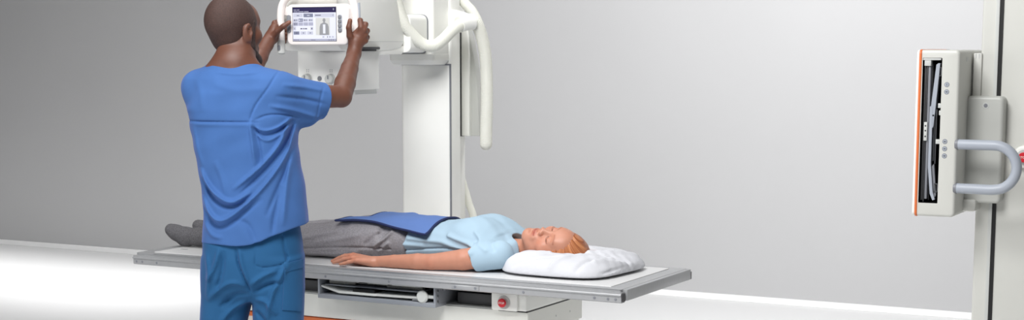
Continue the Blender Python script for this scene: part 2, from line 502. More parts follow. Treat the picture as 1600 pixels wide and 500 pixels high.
# emergency stop block at the corner of the base
es = obj('emergency_stop', rrbox(BM(), 'y', .540, .681, .681, .742, -.236, .06, .006, .004), M['white'], T)
obj('stop_plate', rrbox(BM(), 'y', .541, .648, .680, .744, -.246, -.232, .007, .003), M['white'], es)
bm = BM(); cyl(bm, (.594, -.2455, .711), (0, -1, 0), .0255, .003, .001, 32); ring = obj('button_collar', bm, M['lgrey'], es)
bm = BM(); cyl(bm, (.594, -.2475, .711), (0, -1, 0), .010, .012, .001, 24); cyl(bm, (.594, -.258, .711), (0, -1, 0), .0165, .010, .003, 32)
sb = obj('stop_button', bm, M['red'], es); sb['label'] = 'red stop button'
link('stop_lettering', text_mesh('STOP', .0105, (.594, -.2682, .711), (1, 0, 0), (0, 0, 1)), M['white'], es)
obj('shadow_gap', box(BM(), .56, .6795, -.228, .18, .6755, .6805), M['black'], T)
for x in (.30, .42): obj('cover_screw', cyl(BM(), (.6785, x-.29, .63), (1, 0, 0), .004, .0015, .0005, 12), M['lgrey'], base)

# image-receptor tray drawer
X0, X1, Z0, Z1 = -.198, .330, .676, .757
bm = BM()
box(bm, X0, X1, -.292, .02, Z0, Z0+.017, .002)                # floor lip
box(bm, X0+.0004, X0+.009, -.2915, .02, Z0+.0004, Z1-.0004, .0015)               # left cheek
box(bm, X1-.009, X1-.0004, -.2915, .02, Z0+.0004, Z1-.0004, .0015)               # right cheek
box(bm, X0, X1, -.285, .02, Z1-.007, Z1, .0015)               # roof
tray = obj('tray_drawer', bm, M['traym'], T); tray['label'] = 'grey metal tray drawer'
obj('tray_back', box(BM(), X0+.009, X1-.009, -.10, -.09, Z0+.012, Z1-.004), M['mgrey'], tray)
bm = BM()
poly(bm, [(X0+.012, -.285), (-.10, -.292), (.06, -.294), (.07, -.289), (.25, -.286), (.25, -.12), (X0+.012, -.12)], 'z', .701, .709, .001)
for v in bm.verts:
    if v.co.x < -.12: v.co.z += .018
    elif v.co.x > .08: v.co.z += .002
obj('cassette_shelf', bm, M['lgrey'], tray)
obj('cassette_shelf', box(BM(), X0+.02, .25, -.27, -.11, .7245, .729, .001), M['traym'], tray)
obj('grid_panel', box(BM(), X0+.05, .02, -.26, -.12, .7095, .7115), M['lgrey'], tray)
obj('grip_slot', box(BM(), -.045, .055, -.280, -.20, .710, .7225, .002), M['black'], tray)
bm = BM()
for x0, x1, z0, z1, y in ((-.17, -.05, .731, .749, -.255), (-.06, .10, .733, .746, -.24), (.09, .25, .730, .743, -.25), (.20, .31, .735, .748, -.20)):
    t = BM(); box(t, x0, x1, y, y+.02, z0, z1, .003); merge(bm, t)
obj('foam_strip', bm, M['grain'], tray)
for x0, x1 in ((-.15, -.02), (.02, .11), (.13, .26)): obj('latch_bar', box(BM(), x0, x1, -.278, -.262, .7455, .749, .001), M['lgrey'], tray)
bm = BM(); tube(bm, [(.225+i*.003, -.283, .700) for i in range(10)], .005, 10, rf=lambda i: .007 if i % 2 else .0045); obj('spring', bm, M['steel'], tray)
bm = BM(); cyl(bm, (.272, -.270, .714), (0, -1, 0), .009, .012); cyl(bm, (.272, -.281, .714), (0, -1, 0), .024, .016, .005, 28); cyl(bm, (.272, -.280, .714), (1, .0, .0), .007, .05, .003)
kb = obj('tray_knob', bm, M['lgrey'], tray)
for y, z in ((-.275, .738), (-.275, .718), (-.275, .698), (-.245, .742)):
    obj('bolt', cyl(BM(), (X1-.001, y, z), (1, 0, 0), .0055, .0025, .0008, 14), M['steel'], tray)
obj('tray_runner', box(BM(), X1, X1+.012, -.24, .05, .735, .752, .002), M['mgrey'], T)

# ================================================================== ceiling-high x-ray tube stand behind the table
S = empty('x_ray_tube_stand', (-.21, .62, 0), 'tall white x-ray tube column with ribbed hoses, tube head and touch screen, behind the table', 'x-ray machine')
bm = BM()
rrbox(bm, 'z', -.338, -.091, .55, .643, 0.0, 2.15, .016, .002)
colm = obj('column', bm, M['white'], S)
obj('column_seam', box(BM(), -.0955, -.0902, .5485, .556, .04, 1.566), M['mgrey'], colm)
obj('column_seam', box(BM(), -.335, -.093, .5478, .552, 1.560, 1.5655), M['mgrey'], colm)
obj('foot_plate', rrbox(BM(), 'z', -.42, .0, .42, .84, 0, .03, .02, .005), M['white'], S)
# carriage
bm = BM()
rrbox(bm, 'z', -.300, -.100, .425, .655, 1.60, 2.05, .012, .004)
car = obj('carriage', bm, M['white'], S)
t = BM()
Ls = []
for z, i in ((1.562, .018), (1.568, .010), (1.582, .0), (1.607, .0), (1.611, .004)):
    Ls.append([Vector((-.208+p, .539+q, z)) for p, q in rr(.218-2*i+.0, .240-2*i, max(.02-i, .003))])
loops(t, Ls); obj('carriage_skirt', t, M['white'], car)
obj('cover_screw', cyl(BM(), (-.0985, .60, 1.625), (1, 0, 0), .0035, .0012, .0004, 12), M['lgrey'], car)
obj('cover_screw', cyl(BM(), (-.0985, .62, 1.79), (1, 0, 0), .0035, .0012, .0004, 12), M['lgrey'], car)
# arm and pivot cover on the carriage face
obj('pivot_gap', rrbox(BM(), 'y', -.32, -.1226, 1.6105, 1.7705, .416, .43, .028, .001), M['mgrey'], car)
arm = obj('support_arm', rrbox(BM(), 'y', -.33, -.124, 1.613, 1.768, .285, .420, .026, .004), M['white'], S)
# tube head
bm = BM()
pf = [(-.20, 1.655), (-.20, 2.02), (.27, 2.02), (.285, 2.0), (.285, 1.655), (.262, 1.632), (.19, 1.622), (.03, 1.617), (-.17, 1.622), (-.19, 1.637)]
poly(bm, pf, 'x', -.42, -.153, .008)
head = obj('tube_housing', bm, M['white'], S)
poly_ = [(.04, 1.606), (.27, 1.606), (.29, 1.62), (.29, 1.64), (.04, 1.632)]
obj('housing_skirt', poly(BM(), poly_, 'x', -.40, -.157, .003), M['white'], head)
obj('housing_seam', box(BM(), -.1535, -.1522, -.19, .275, 1.657, 1.659), M['lgrey'], head)
# swivel disc
bm = BM(); cyl(bm, (-.245, 0, 1.6195), (0, 0, 1), .118, .008, .002, 48); cyl(bm, (-.245, 0, 1.6265), (0, 0, 1), .132, .010, .002, 48)
sw = obj('swivel_ring', bm, M['dgrey'], S)
obj('swivel_lever', box(BM(), -.29, -.19, -.150, -.11, 1.6235, 1.6335, .002), M['black'], sw)
# collimator
cb = obj('collimator', rrbox(BM(), 'y', -.411, -.153, 1.468, 1.622, -.10, .094, .004, .0035), M['lit_white'], S)
for x, r in ((-.363, .0195), (-.252, .0195)):
    bm = BM(); cyl(bm, (x, -.099, 1.512), (0, -1, 0), r+.001, .006, .002, 30); cyl(bm, (x, -.105, 1.512), (0, -1, 0), r-.002, .018, .003, 30)
    k = obj('collimator_knob', bm, M['lgrey'], cb); k['label'] = 'round grey collimator knob'
    obj('knob_pointer', box(BM(), x-.0022, x+.0022, -.1255, -.121, 1.512, 1.526, .0008), M['mgrey'], k)
    bm = BM()
    for dx in (-.0055, .0035):
        box(bm, x+dx, x+dx+.002, -.1008, -.0995, 1.538, 1.542); box(bm, x+dx, x+dx+.002, -.1008, -.0995, 1.545, 1.549)
    obj('knob_mark', bm, M['mgrey'], cb)
bm = BM(); cyl(bm, (-.3065, -.0992, 1.513), (0, -1, 0), .010, .004, .0015, 24); obj('light_button', bm, M['mgrey'], cb)
obj('filter_rail', box(BM(), -.20, -.154, -.082, .076, 1.452, 1.4725, .002), M['lgrey'], cb)
obj('side_seam', box(BM(), -.1536, -.1524, -.088, -.086, 1.474, 1.616), M['lgrey'], cb)

# touch-screen console with its grab handle
C = obj('control_console', rrbox(BM(), 'y', -.336, -.052, 1.643, 1.797, -.272, -.212, .024, .006), M['warm'], S)
C['label'] = 'touch-screen control console'
obj('console_mount', rrbox(BM(), 'y', -.29, -.10, 1.665, 1.78, -.212, -.195, .02, .002), M['warm'], C)
SX0, SX1, SZ0, SZ1 = -.3065, -.1085, 1.6585, 1.7845
def sq(bm, x0, x1, y0, y1, mi, lift):                       # screen pixels in a 375 x 275 frame
    f = lambda x: SX0+(SX1-SX0)*x/375; g = lambda y: SZ1-(SZ1-SZ0)*y/275
    Y = -.2722-lift*.00025
    vs = [bm.verts.new((f(a), Y, g(b))) for a, b in ((x0, y0), (x1, y0), (x1, y1), (x0, y1))]
    bm.faces.new(vs).material_index = mi
scm = [mat('screen_white', (214, 216, 230), .3, var=.002, emit=.08, spec=.08), mat('screen_header', (42, 36, 72), .3, var=.01, emit=.08, spec=.08),
       mat('screen_light_grey', (186, 188, 202), .3, var=.002, emit=.08, spec=.08), mat('screen_slate', (118, 122, 142), .3, var=.002, emit=.08, spec=.08),
       mat('screen_mid', (160, 162, 180), .3, var=.002, emit=.08, spec=.08), mat('screen_ink', (98, 98, 114), .3, var=.002, emit=.08, spec=.08),
       mat('screen_image', (196, 196, 194), .3, var=.004, emit=.08, spec=.08), mat('screen_figure', (142, 143, 146), .3, var=.05, emit=.08, spec=.08)]
bm = BM(); sq(bm, -4, 379, -4, 279, 0, 0)
scr = obj('touch_screen', bm, M['dgrey'], C, 0)
bm = BM()
sq(bm, 0, 375, 0, 275, 0, 1)
sq(bm, 0, 375, 0, 42, 1, 2)
for x0, x1, y in ((8, 34, 17), (38, 60, 17), (8, 44, 31), (48, 96, 31), (100, 140, 31)): sq(bm, x0, x1, y, y+6, 4, 3)
sq(bm, 350, 360, 10, 24, 4, 3); sq(bm, 353, 357, 13, 21, 1, 4)
sq(bm, 6, 88, 50, 80, 2, 2); sq(bm, 36, 58, 62, 69, 3, 3)
sq(bm, 95, 178, 50, 80, 3, 2); sq(bm, 126, 148, 62, 69, 2, 3)
sq(bm, 188, 362, 50, 80, 2, 2); sq(bm, 196, 246, 61, 68, 5, 3); sq(bm, 346, 354, 62, 67, 5, 3)
for r in range(2):
    for c in range(4):
        x = 6+c*44; y = 90+r*32
        sq(bm, x, x+40, y, y+27, 3 if (r, c) == (0, 1) else (4 if r else 2), 2)
        if r == 0:
            sq(bm, x+4, x+14, y+9, y+19, 0 if c == 1 else 5, 3); sq(bm, x+18, x+34, y+11, y+17, 2 if c == 1 else 3, 3)
        elif c == 0: sq(bm, x+4, x+12, y+9, y+17, 5, 3); sq(bm, x+16, x+32, y+10, y+16, 3, 3)
sq(bm, 4, 26, 160, 186, 2, 2); sq(bm, 12, 17, 169, 177, 5, 3); sq(bm, 155, 177, 160, 186, 2, 2); sq(bm, 160, 172, 168, 178, 5, 3)
for x0, x1 in ((66, 84), (90, 102), (106, 124)): sq(bm, x0, x1, 169, 178, 5, 3)
for i, x in enumerate((6, 66, 126)):
    sq(bm, x, x+50, 196, 222, 3 if i == 0 else 2, 2); sq(bm, x+20, x+32, 205, 213, 5 if i == 0 else 3, 3)
sq(bm, 200, 322, 86, 226, 6, 2)
sq(bm, 266, 280, 114, 126, 7, 3)
F8 = lambda pts, mi, l: bm.faces.new([bm.verts.new((SX0+(SX1-SX0)*a/375, -.2722-l*.00025, SZ1-(SZ1-SZ0)*b/275)) for a, b in pts]).__setattr__('material_index', mi)
F8([(262, 126), (284, 126), (304, 136), (312, 160), (314, 226), (232, 226), (234, 160), (242, 136)], 7, 3)
F8([(273+12.5*cos(2*PI*i/20), 105+15*sin(2*PI*i/20)) for i in range(20)], 7, 4)
sq(bm, 263, 284, 140, 214, 0, 4)
for x in (258, 266, 298, 318, 338, 348): sq(bm, x, x+6, 236, 248, 4 if x < 290 or x > 330 else 5, 2)
sq(bm, 0, 375, 258, 275, 4, 2)
for x in (8, 22, 40, 160, 172, 186, 310, 328, 346): sq(bm, x, x+8, 263, 269, 5, 3)
obj('screen_picture', bm, scm, scr, 0)
bm = BM(); rrbox(bm, 'y', -.333, -.3155, 1.690, 1.757, -.2765, -.27, .007, .002); obj('button_strip', bm, M['mgrey'], C)
bm = BM(); rrbox(bm, 'y', -.099, -.081, 1.690, 1.757, -.2745, -.27, .007, .002); bs = obj('button_strip', bm, M['bluegrey'], C)
for i in range(4):
    z = 1.6985+i*.0165
    obj('key', rrbox(BM(), 'y', -.098, -.082, z-.0065, z+.0068, -.2775, -.2735, .005, .0015), M['mgrey'], bs)
P = [(-.383, -.245, 1.615), (-.383, -.245, 1.70), (-.382, -.245, 1.765), (-.374, -.243, 1.800), (-.352, -.24, 1.824), (-.318, -.24, 1.834), (-.19, -.24, 1.836), (-.09, -.24, 1.832), (-.06, -.24, 1.815), (-.045, -.24, 1.785), (-.040, -.24, 1.74), (-.040, -.24, 1.66), (-.05, -.235, 1.63)]
bm = BM(); tube(bm, resample(spline(P, 14), .006), .0145, 18)
H = obj('grab_handle', bm, M['warm'], C); H['label'] = 'white loop handle round the touch screen'
bm = BM(); cyl(bm, (-.383, -.245, 1.607), (0, 0, 1), .0155, .06, .006, 20); obj('grip_end', bm, M['lgrey'], H)
obj('grip_button', rrbox(BM(), 'y', -.389, -.377, 1.622, 1.643, -.2625, -.255, .005, .0015), M['mgrey'], H)
for x0, x1 in ((-.378, -.33), (-.06, -.036)): obj('handle_bracket', box(BM(), x0, x1, -.235, -.222, 1.755, 1.79, .004), M['warm'], H)
P = [(-.028, -.238, 1.80), (-.0265, -.238, 1.75), (-.0265, -.238, 1.69), (-.03, -.238, 1.66)]
bm = BM(); tube(bm, resample(spline(P, 10), .006), .005, 10); obj('grip_strip', bm, M['bluegrey'], H)

# hoses
def hose(name, P, r, parent, dome=False, pitch=.0056, ribs=True):
    Q = resample(spline(P, 40), pitch/4); k = [1.0, .962, .962, 1.0]
    bm = BM(); tube(bm, Q, r, 20, rf=(lambda i: r*k[i % 4]) if ribs else None, dome=dome)
    return obj(name, bm, M['hose'], parent, 60)
h1 = hose('ribbed_hose', [(-.17, .235, 1.86), (-.165, .26, 1.795), (-.145, .29, 1.715), (-.108, .335, 1.655), (-.070, .37, 1.640), (-.046, .41, 1.664), (-.028, .46, 1.705), (-.012, .52, 1.733), (.004, .56, 1.741)], .0245, S)
h2 = hose('ribbed_hose', [(-.01, .565, 1.745), (.010, .59, 1.735), (.021, .615, 1.69), (.026, .64, 1.615), (.025, .655, 1.53), (.024, .66, 1.42), (.021, .66, 1.30), (.020, .66, 1.225)], .0265, S, dome=True)
h3 = hose('ribbed_hose', [(-.12, .66, 1.86), (-.085, .67, 1.818), (-.05, .68, 1.775), (-.02, .69, 1.70), (-.005, .70, 1.60), (0, .71, 1.45)], .022, S)
# clamp that holds the two hoses at the carriage corner
bm = BM(); tube(bm, [(-.022, .507, 1.729), (-.010, .54, 1.738), (.006, .57, 1.742)], .034, 26); cl = obj('hose_clamp', bm, M['white'], S, 40)
bm = BM(); poly(bm, [(-.11, 1.70), (-.11, 1.79), (-.085, 1.793), (-.02, 1.775), (-.005, 1.75), (-.02, 1.715)], 'y', .55, .60, .006); obj('clamp_arm', bm, M['white'], cl)
# cable guide behind the column
bm = BM(); poly(bm, [(-.155, 1.74), (-.155, 1.25), (-.068, 1.253), (-.076, 1.40), (-.088, 1.55), (-.108, 1.66), (-.13, 1.725)], 'y', .76, .80, .004)
cg = obj('cable_guide', bm, M['bracket'], S)  # grey colour stands in for the shade inside the guide
bm = BM(); poly(bm, [(-.15, 1.74), (-.15, 1.252), (-.112, 1.252), (-.112, 1.60), (-.118, 1.68), (-.13, 1.74)], 'y', .745, .765, .003); obj('guide_cover', bm, M['white'], cg)
obj('guide_seam', box(BM(), -.156, -.1495, .742, .762, 1.25, 1.74), M['dgrey'], cg)
bm = BM(); poly(bm, [(-.30, 0), (-.30, 1.9), (-.160, 1.9), (-.160, 0)], 'y', .635, .80, .01); obj('rear_column', bm, M['white'], S)
hose('floor_cable', [(-.235, .82, 1.25), (-.212, .82, 1.12), (-.18, .82, 1.02), (-.155, .82, .945), (-.135, .83, .86), (-.13, .85, .6), (-.15, .88, .3), (-.2, .9, .022)], .0165, S, ribs=False)

# ================================================================== wall bucky stand at the right
B = empty('wall_bucky_stand', (2.25, .60, 0), 'tall pale grey chest stand with orange-edged detector box and U-shaped grab bar', 'x-ray detector stand')
c2 = obj('column', rrbox(BM(), 'z', 2.113, 2.62, .50, .80, 0, 2.6, .01, .003), M['stone'], B)
obj('column_groove', box(BM(), 2.1735, 2.187, .4965, .505, 0, 2.6), M['black'], c2)
obj('groove_lip', box(BM(), 2.161, 2.1735, .495, .503, 0, 2.6, .001), M['lgrey'], c2)
obj('foot_plate', rrbox(BM(), 'z', 2.05, 2.70, .42, .95, 0, .03, .02, .005), M['cream'], B)
br = obj('carriage_bracket', rrbox(BM(), 'y', 2.074, 2.210, 1.086, 1.464, .445, .58, .018, .012), M['bracket'], B)
bm = BM(); cyl(bm, (2.148, .446, 1.431), (0, -1, 0), .0115, .002, .0008, 26); rg = obj('bracket_screw', bm, M['lgrey'], br)
bm = BM(); cyl(bm, (2.148, .4445, 1.431), (0, -1, 0), .0075, .0022, .0008, 6); obj('screw_head', bm, M['mgrey'], rg)
po = obj('link_post', box(BM(), 2.090, 2.119, .49, .54, 1.45, 1.614, .003), M['stone'], B)
for dx in (.006, .017): obj('post_notch', box(BM(), 2.090+dx, 2.094+dx, .489, .4915, 1.596, 1.612), M['lgrey'], po)
# detector box: side face carries the cassette slot
bm = BM()
rrbox(bm, 'y', 1.942, 2.0845, 1.045, 1.626, .30, .70, .016, .011, hole=(1.957, 2.0245, 1.092, 1.598), hd=.66, hr=.002, mih=1, bev1=.012)
D = obj('detector_box', bm, [M['stone'], M['black']], B)
bm = BM(); rrbox(bm, 'x', .297, .703, 1.043, 1.6275, 1.9445, 1.954, .016, .0035); fe = obj('front_edge', bm, M['orange'], D); fe['label'] = 'orange front edge'
bm = BM(); rrbox(bm, 'x', .2985, .7015, 1.045, 1.6255, 1.936, 1.9465, .016, .004); obj('front_cover', bm, M['white'], D)
# contents of the slot
g = lambda n, a, m: obj(n, box(BM(), *a[:6], *(a[6:] or (.0008,))), M[m], D)
g('slot_rail', (1.960, 1.967, .318, .62, 1.10, 1.59), 'dgrey')
g('slot_rail', (1.9745, 1.9835, .312, .62, 1.105, 1.585, .002), 'mgrey')
g('slot_rail', (1.970, 1.9735, .31, .62, 1.095, 1.59), 'dgrey')
g('top_hook', (1.962, 1.985, .304, .33, 1.570, 1.592, .002), 'lgrey')
g('slot_lip', (1.957, 2.02, .302, .315, 1.590, 1.598), 'lgrey')
g('lock_plate', (1.967, 1.979, .304, .325, 1.31, 1.375, .0015), 'lgrey')
for z in (1.325, 1.345, 1.362): obj('bolt', cyl(BM(), (1.973, .3045, z), (0, -1, 0), .003, .0015, .0005, 10), M['dgrey'], D)
bm = BM()
poly(bm, [(1.9865, 1.34), (1.990, 1.43), (2.004, 1.575), (2.012, 1.580), (2.017, 1.578), (2.006, 1.43), (2.000, 1.36)], 'y', .303, .33)
obj('tray_lever', bm, M['bluegrey'], D)
bm = BM()
poly(bm, [(1.9865, 1.43), (1.996, 1.43), (1.996, 1.23), (2.006, 1.13), (2.014, 1.105), (2.006, 1.102), (1.996, 1.125), (1.9865, 1.22)], 'y', .302, .32)
obj('tray_lever', bm, M['bluegrey'], D)
bm = BM()
poly(bm, [(1.998, 1.22), (2.006, 1.23), (2.016, 1.12), (2.010, 1.108)], 'y', .309, .33); obj('tray_lever', bm, M['mgrey'], D)
bm = BM(); tube(bm, [(2.0085, .312, 1.23), (2.0085, .312, 1.42)], .0028, 10); obj('gas_strut', bm, M['steel'], D)
bm = BM(); tube(bm, [(2.0015, .314, 1.24), (2.0015, .314, 1.40)], .0022, 10); obj('gas_strut', bm, M['steel'], D)
for z in (1.535, 1.13):
    bm = BM()
    box(bm, 2.009, 2.0225, .306, .318, z, z+.003); box(bm, 2.009, 2.0225, .306, .318, z+.028, z+.031); box(bm, 2.009, 2.012, .306, .318, z, z+.03); box(bm, 2.0195, 2.0225, .306, .318, z, z+.03)
    obj('spring_clip', bm, M['steel'], D)
for z, w in ((1.425, .010), (1.30, .014), (1.40, .006)): g('catch', (2.0245-w, 2.0255, .302, .312, z, z+.016), 'lgrey')
g('catch', (1.99, 2.003, .303, .315, 1.395, 1.402), 'steel')
g('slot_rail', (1.985, 1.9875, .325, .62, 1.10, 1.58), 'dgrey')
for z in (1.506, 1.481, 1.309, 1.284, 1.259):
    bm = BM(); cyl(bm, (2.043, .3005, z), (0, -1, 0), .0088, .0012, .0004, 28); b_ = obj('indicator_badge', bm, M['mgrey'], D)
    bm = BM(); cyl(bm, (2.043, .2996, z), (0, -1, 0), .0068, .0008, .0002, 24); obj('badge_face', bm, M['bluegrey'], b_)
    bm = BM()
    if z > 1.49: box(bm, 2.0422, 2.0438, .2984, .2992, z-.004, z+.004)
    else:
        box(bm, 2.0385, 2.0475, .2984, .2992, z-.0008, z+.0008); box(bm, 2.0422, 2.0438, .2984, .2992, z-.003, z+.003)
    obj('badge_symbol', bm, M['dgrey'], b_)
bm = BM(); cyl(bm, (2.035, .33, 1.625), (0, 0, 1), .007, .002); obj('top_screw', bm, M['mgrey'], D)
for y in (.40, .52): obj('rear_notch', box(BM(), 2.0835, 2.0855, y, y+.03, 1.585, 1.60), M['lgrey'], D)
bm = BM(); box(bm, 2.06, 2.13, .43, .66, 1.055, 1.10, .012); obj('lower_web', bm, M['stone'], B)
# U grab bar
zc, zr = 1.2235, .0765
P = [(2.080, .315, zc+zr), (2.10, .312, zc+zr), (2.16, .307, zc+zr), (2.206, .303, zc+zr)] + [(2.212+.0765*sin(a), .303, zc+zr*cos(a)) for a in [rad(v) for v in range(10, 175, 15)]] + [(2.206, .303, zc-zr), (2.16, .307, zc-zr), (2.10, .312, zc-zr), (2.080, .315, zc-zr)]
bm = BM(); tube(bm, resample(spline(P, 8), .008), .0178, 22)
gb = obj('grab_bar', bm, M['bluegrey'], B, 60)
for s in (1, -1):
    bm = BM(); cyl(bm, (2.0765, .3145, zc+s*zr), (1, 0, 0), .0194, .011, .001, 26); obj('bar_collar', bm, M['mgrey'], gb)
# emergency stop of the stand
e2 = obj('emergency_stop', rrbox(BM(), 'y', 2.242, 2.322, 1.213, 1.292, .474, .505, .036, .008), M['white'], B)
bm = BM(); cyl(bm, (2.2815, .4745, 1.252), (0, -1, 0), .027, .004, .0015, 32); obj('button_collar', bm, M['lgrey'], e2)
bm = BM(); cyl(bm, (2.2815, .471, 1.252), (0, -1, 0), .011, .014, .001, 24); cyl(bm, (2.2815, .459, 1.252), (0, -1, 0), .0175, .010, .003, 32)
sb = obj('stop_button', bm, M['red'], e2); sb['label'] = 'red stop button'
link('stop_lettering', text_mesh('STOP', .011, (2.2815, .4488, 1.252), (1, 0, 0), (0, 0, 1)), M['white'], e2)
# ================================================================== heads
def head_parts(vol, Tm, female=False, k=1.0):
    """sculpts a head; local axes: x to its right, y out of the face, z up; centre between the ears"""
    A = lambda p, kk=.012: vol.add(moved(p, Tm), kk)
    Cc = lambda p, kk=.006: vol.cut(moved(p, Tm), kk)
    f = female
    A(ell((0, -.012, .034), (.074, .094, .088)))
    A(ell((0, .018, .02), (.066, .072, .075)), .02)
    A(ell((0, .036, -.035), (.054 if f else .058, .055, .078)), .03)
    jw = .046 if f else .052
    for s in (-1, 1):
        A(cone((s*jw, .002, -.058), (s*.016, .074, -.098), .022, .018), .03)
        A(ell((s*.044, .062, -.022), (.023, .022, .022)), .025)
    A(ell((0, .083, -.100), (.019, .015, .016)), .02)
    A(cone((-.034, .080, .026), (.034, .080, .026), .012), .02)
    A(ell((0, .066, .050), (.045, .026, .032)), .03)
    for s in (-1, 1):
        Cc(ell((s*.032, .103, .006), (.019, .014, .0135)), .014)
    # nose
    nt_ = .104 if f else .113
    A(cone((0, .088, .016), (0, nt_, -.026), .0075, .0095), .012)
    A(ell((0, nt_-.001, -.030), (.0105, .0105, .009)), .006)
    for s in (-1, 1):
        A(ell((s*.0125, .100, -.033), (.0085, .011, .0085)), .006)
        Cc(ell((s*.006, .108, -.0405), (.0035, .005, .003)), .003)
    # mouth
    A(ell((0, .086, -.064), (.030, .014, .022)), .015)
    for s in (-1, 1):
        A(cone((s*.004, .0985, -.0575), (s*.020, .0905, -.062), .0052, .003), .005)
        A(cone((0, .0975, -.0695), (s*.019, .0895, -.0635), .0062, .003), .005)
    Cc(cone((-.021, .0945, -.0628), (.021, .0945, -.0628), .0016), .003)
    Cc(ell((0, .106, -.0805), (.016, .010, .005)), .008)
    # eyes, closed lids
    for s in (-1, 1):
        A(ell((s*.0315, .0795, .004), (.0155, .0135, .0125)), .005)
        Cc(cone((s*.018, .0925, .0005), (s*.0315, .0945, -.0030), .0011, .0012), .0025)
        Cc(cone((s*.0315, .0945, -.0030), (s*.045, .0870, .0005), .0012, .0011), .0025)
    # ears
    for s in (-1, 1):
        R = Matrix.Rotation(s*rad(-22), 3, 'Z') @ Matrix.Rotation(rad(-8), 3, 'X')
        A(ell((s*.081, -.010, -.006), (.0075, .019, .032), R), .006)
        Cc(ell((s*.0875, -.004, .000), (.006, .010, .017), R), .005)
        A(ell((s*.078, .000, -.032), (.007, .008, .009)), .008)
def hand_chain(vol, pts, r0=.0098, r1=.0072, k=.005):
    n = len(pts)
    rs = [r0+(r1-r0)*i/(n-1) for i in range(n)]
    for i in range(n-1): vol.add(cone(pts[i], pts[i+1], rs[i], rs[i+1]), k)

# ================================================================== the radiographer
D0 = 5.68
w0 = atd(385, 250, D0); MO = Vector((w0.x, w0.y, 0.0))
def ML(px, py, v):
    w_ = atd(px, py, D0+v)-MO
    return Vector((w_.dot(VR), w_.dot(VH), w_.z))
def mrows(rows):
    """(py, left px, right px, v centre, half depth) -> loft sections along z"""
    out = []
    for py, l, r, v, dd in rows:
        a, b = ML(l, py, v), ML(r, py, v)
        out.append((a.z, (a.x+b.x)/2, v, (b.x-a.x)/2, dd))
    return out
HB = .0036
V = Vol((-.30, -.22, -.01), (.46, .70, 1.83), HB)
# head, turned to the right and a little up
hc_ = ML(364, 48, .03)
TH = Matrix.Translation(hc_) @ Matrix.Rotation(rad(-36), 4, 'Z') @ Matrix.Rotation(rad(3), 4, 'X') @ Matrix.Scale(1.03, 4)
head_parts(V, TH)
V.add(cone(ML(369, 72, .015), ML(364, 112, -.01), .054, .060), .02)
V.add(cone(ML(350, 128, -.02), ML(310, 138, .0), .045, .05), .04)
V.add(cone(ML(380, 128, -.02), ML(425, 140, -.01), .045, .05), .04)
V.add(cone(ML(356, 98, -.02), ML(330, 124, -.02), .050, .040), .04)
V.add(cone(ML(376, 100, -.01), ML(402, 122, -.01), .050, .040), .04)
# trunk and legs (under the scrubs)
V.add(loft(2, mrows([(115, 335, 395, 0, .07), (140, 312, 440, 0, .09), (187, 314, 442, .0, .10), (260, 332, 450, .0, .10), (330, 335, 458, .0, .105), (400, 330, 458, .0, .11), (450, 330, 460, .0, .10)])), .03)
for x0, x1, x2, vv in ((352, 352, 352, .02), (428, 432, 432, -.02)):
    a, b = ML(x0, 420, vv), ML(x1, 560, vv)
    kn = Vector((b.x, vv, .47)); an = Vector((b.x, vv-.02, .09))
    chain(V, [a, b, kn, an], [.082, .072, .052, .036], .02)
    V.add(ell((an.x, an.y+.06, .055), (.042, .13, .045)), .02)
# right arm
sh, el, wr = ML(436, 150, -.02), ML(533, 151, .15), ML(553, 84, .365)
chain(V, [sh, sh.lerp(el, .5), el], [.054, .045, .039], .006)
fa = el.lerp(wr, .30)
chain(V, [el, fa, el.lerp(wr, .65), wr], [.039, .0385, .032, .0245], .006)
chain(V, [wr, ML(556, 66, .375)], [.025, .028], .015)
# right hand on the loop handle
for p, r in ((ML(557, 62, .378), (.030, .020, .034)), (ML(564, 52, .38), (.022, .017, .028))): V.add(ell(p, r), .012)
hand_chain(V, [ML(561, 56, .37), ML(564, 43, .365), ML(563, 32, .385), ML(556, 30, .415), ML(550, 33, .425)], .0115, .008)
hand_chain(V, [ML(563, 58, .37), ML(569, 47, .368), ML(571.5, 38, .395), ML(564, 36, .425), ML(556, 40, .432)], .0115, .008)
hand_chain(V, [ML(565, 62, .372), ML(571, 55, .375), ML(574, 48, .40), ML(567, 46, .432), ML(558, 49, .438)], .011, .008)
hand_chain(V, [ML(565, 68, .375), ML(571, 64, .38), ML(574, 58, .405), ML(567, 57, .432), ML(559, 59, .438)], .0105, .0075)
hand_chain(V, [ML(552, 72, .372), ML(546.5, 56, .352), ML(545, 43, .343), ML(547, 32, .345)], .0135, .0088)
# left arm, straight ahead behind the head
sl, e2_, w2_ = ML(312, 138, .03), ML(380, 134, .27), ML(416, 70, .49)
chain(V, [sl, sl.lerp(e2_, .5), e2_], [.056, .050, .040], .006)
chain(V, [e2_, e2_.lerp(w2_, .3), e2_.lerp(w2_, .7), w2_], [.040, .039, .032, .025], .006)
chain(V, [w2_, ML(423, 58, .52)], [.025, .025], .015)
for p, r in ((ML(427, 54, .53), (.022, .030, .036)), (ML(430, 46, .535), (.018, .026, .026))): V.add(ell(p, r), .012)
hand_chain(V, [ML(425, 50, .54), ML(429, 36, .545), ML(436, 33, .582), ML(443, 40, .59), ML(446.5, 46, .57)], .0112, .0082)
hand_chain(V, [ML(423, 54, .545), ML(426, 44, .56), ML(433, 43, .595), ML(441, 48, .60), ML(446.5, 53, .575)], .0112, .0082)
hand_chain(V, [ML(422, 58, .545), ML(425, 52, .565), ML(432, 52, .598), ML(440, 56, .60), ML(446, 60, .575)], .0108, .0080)
hand_chain(V, [ML(421, 62, .54), ML(424, 59, .565), ML(431, 60, .595), ML(439, 63, .597), ML(445, 66, .575)], .010, .0075)
hand_chain(V, [ML(424, 60, .51), ML(434, 48, .485), ML(443, 41, .468), ML(452, 35, .470)], .0135, .0085)
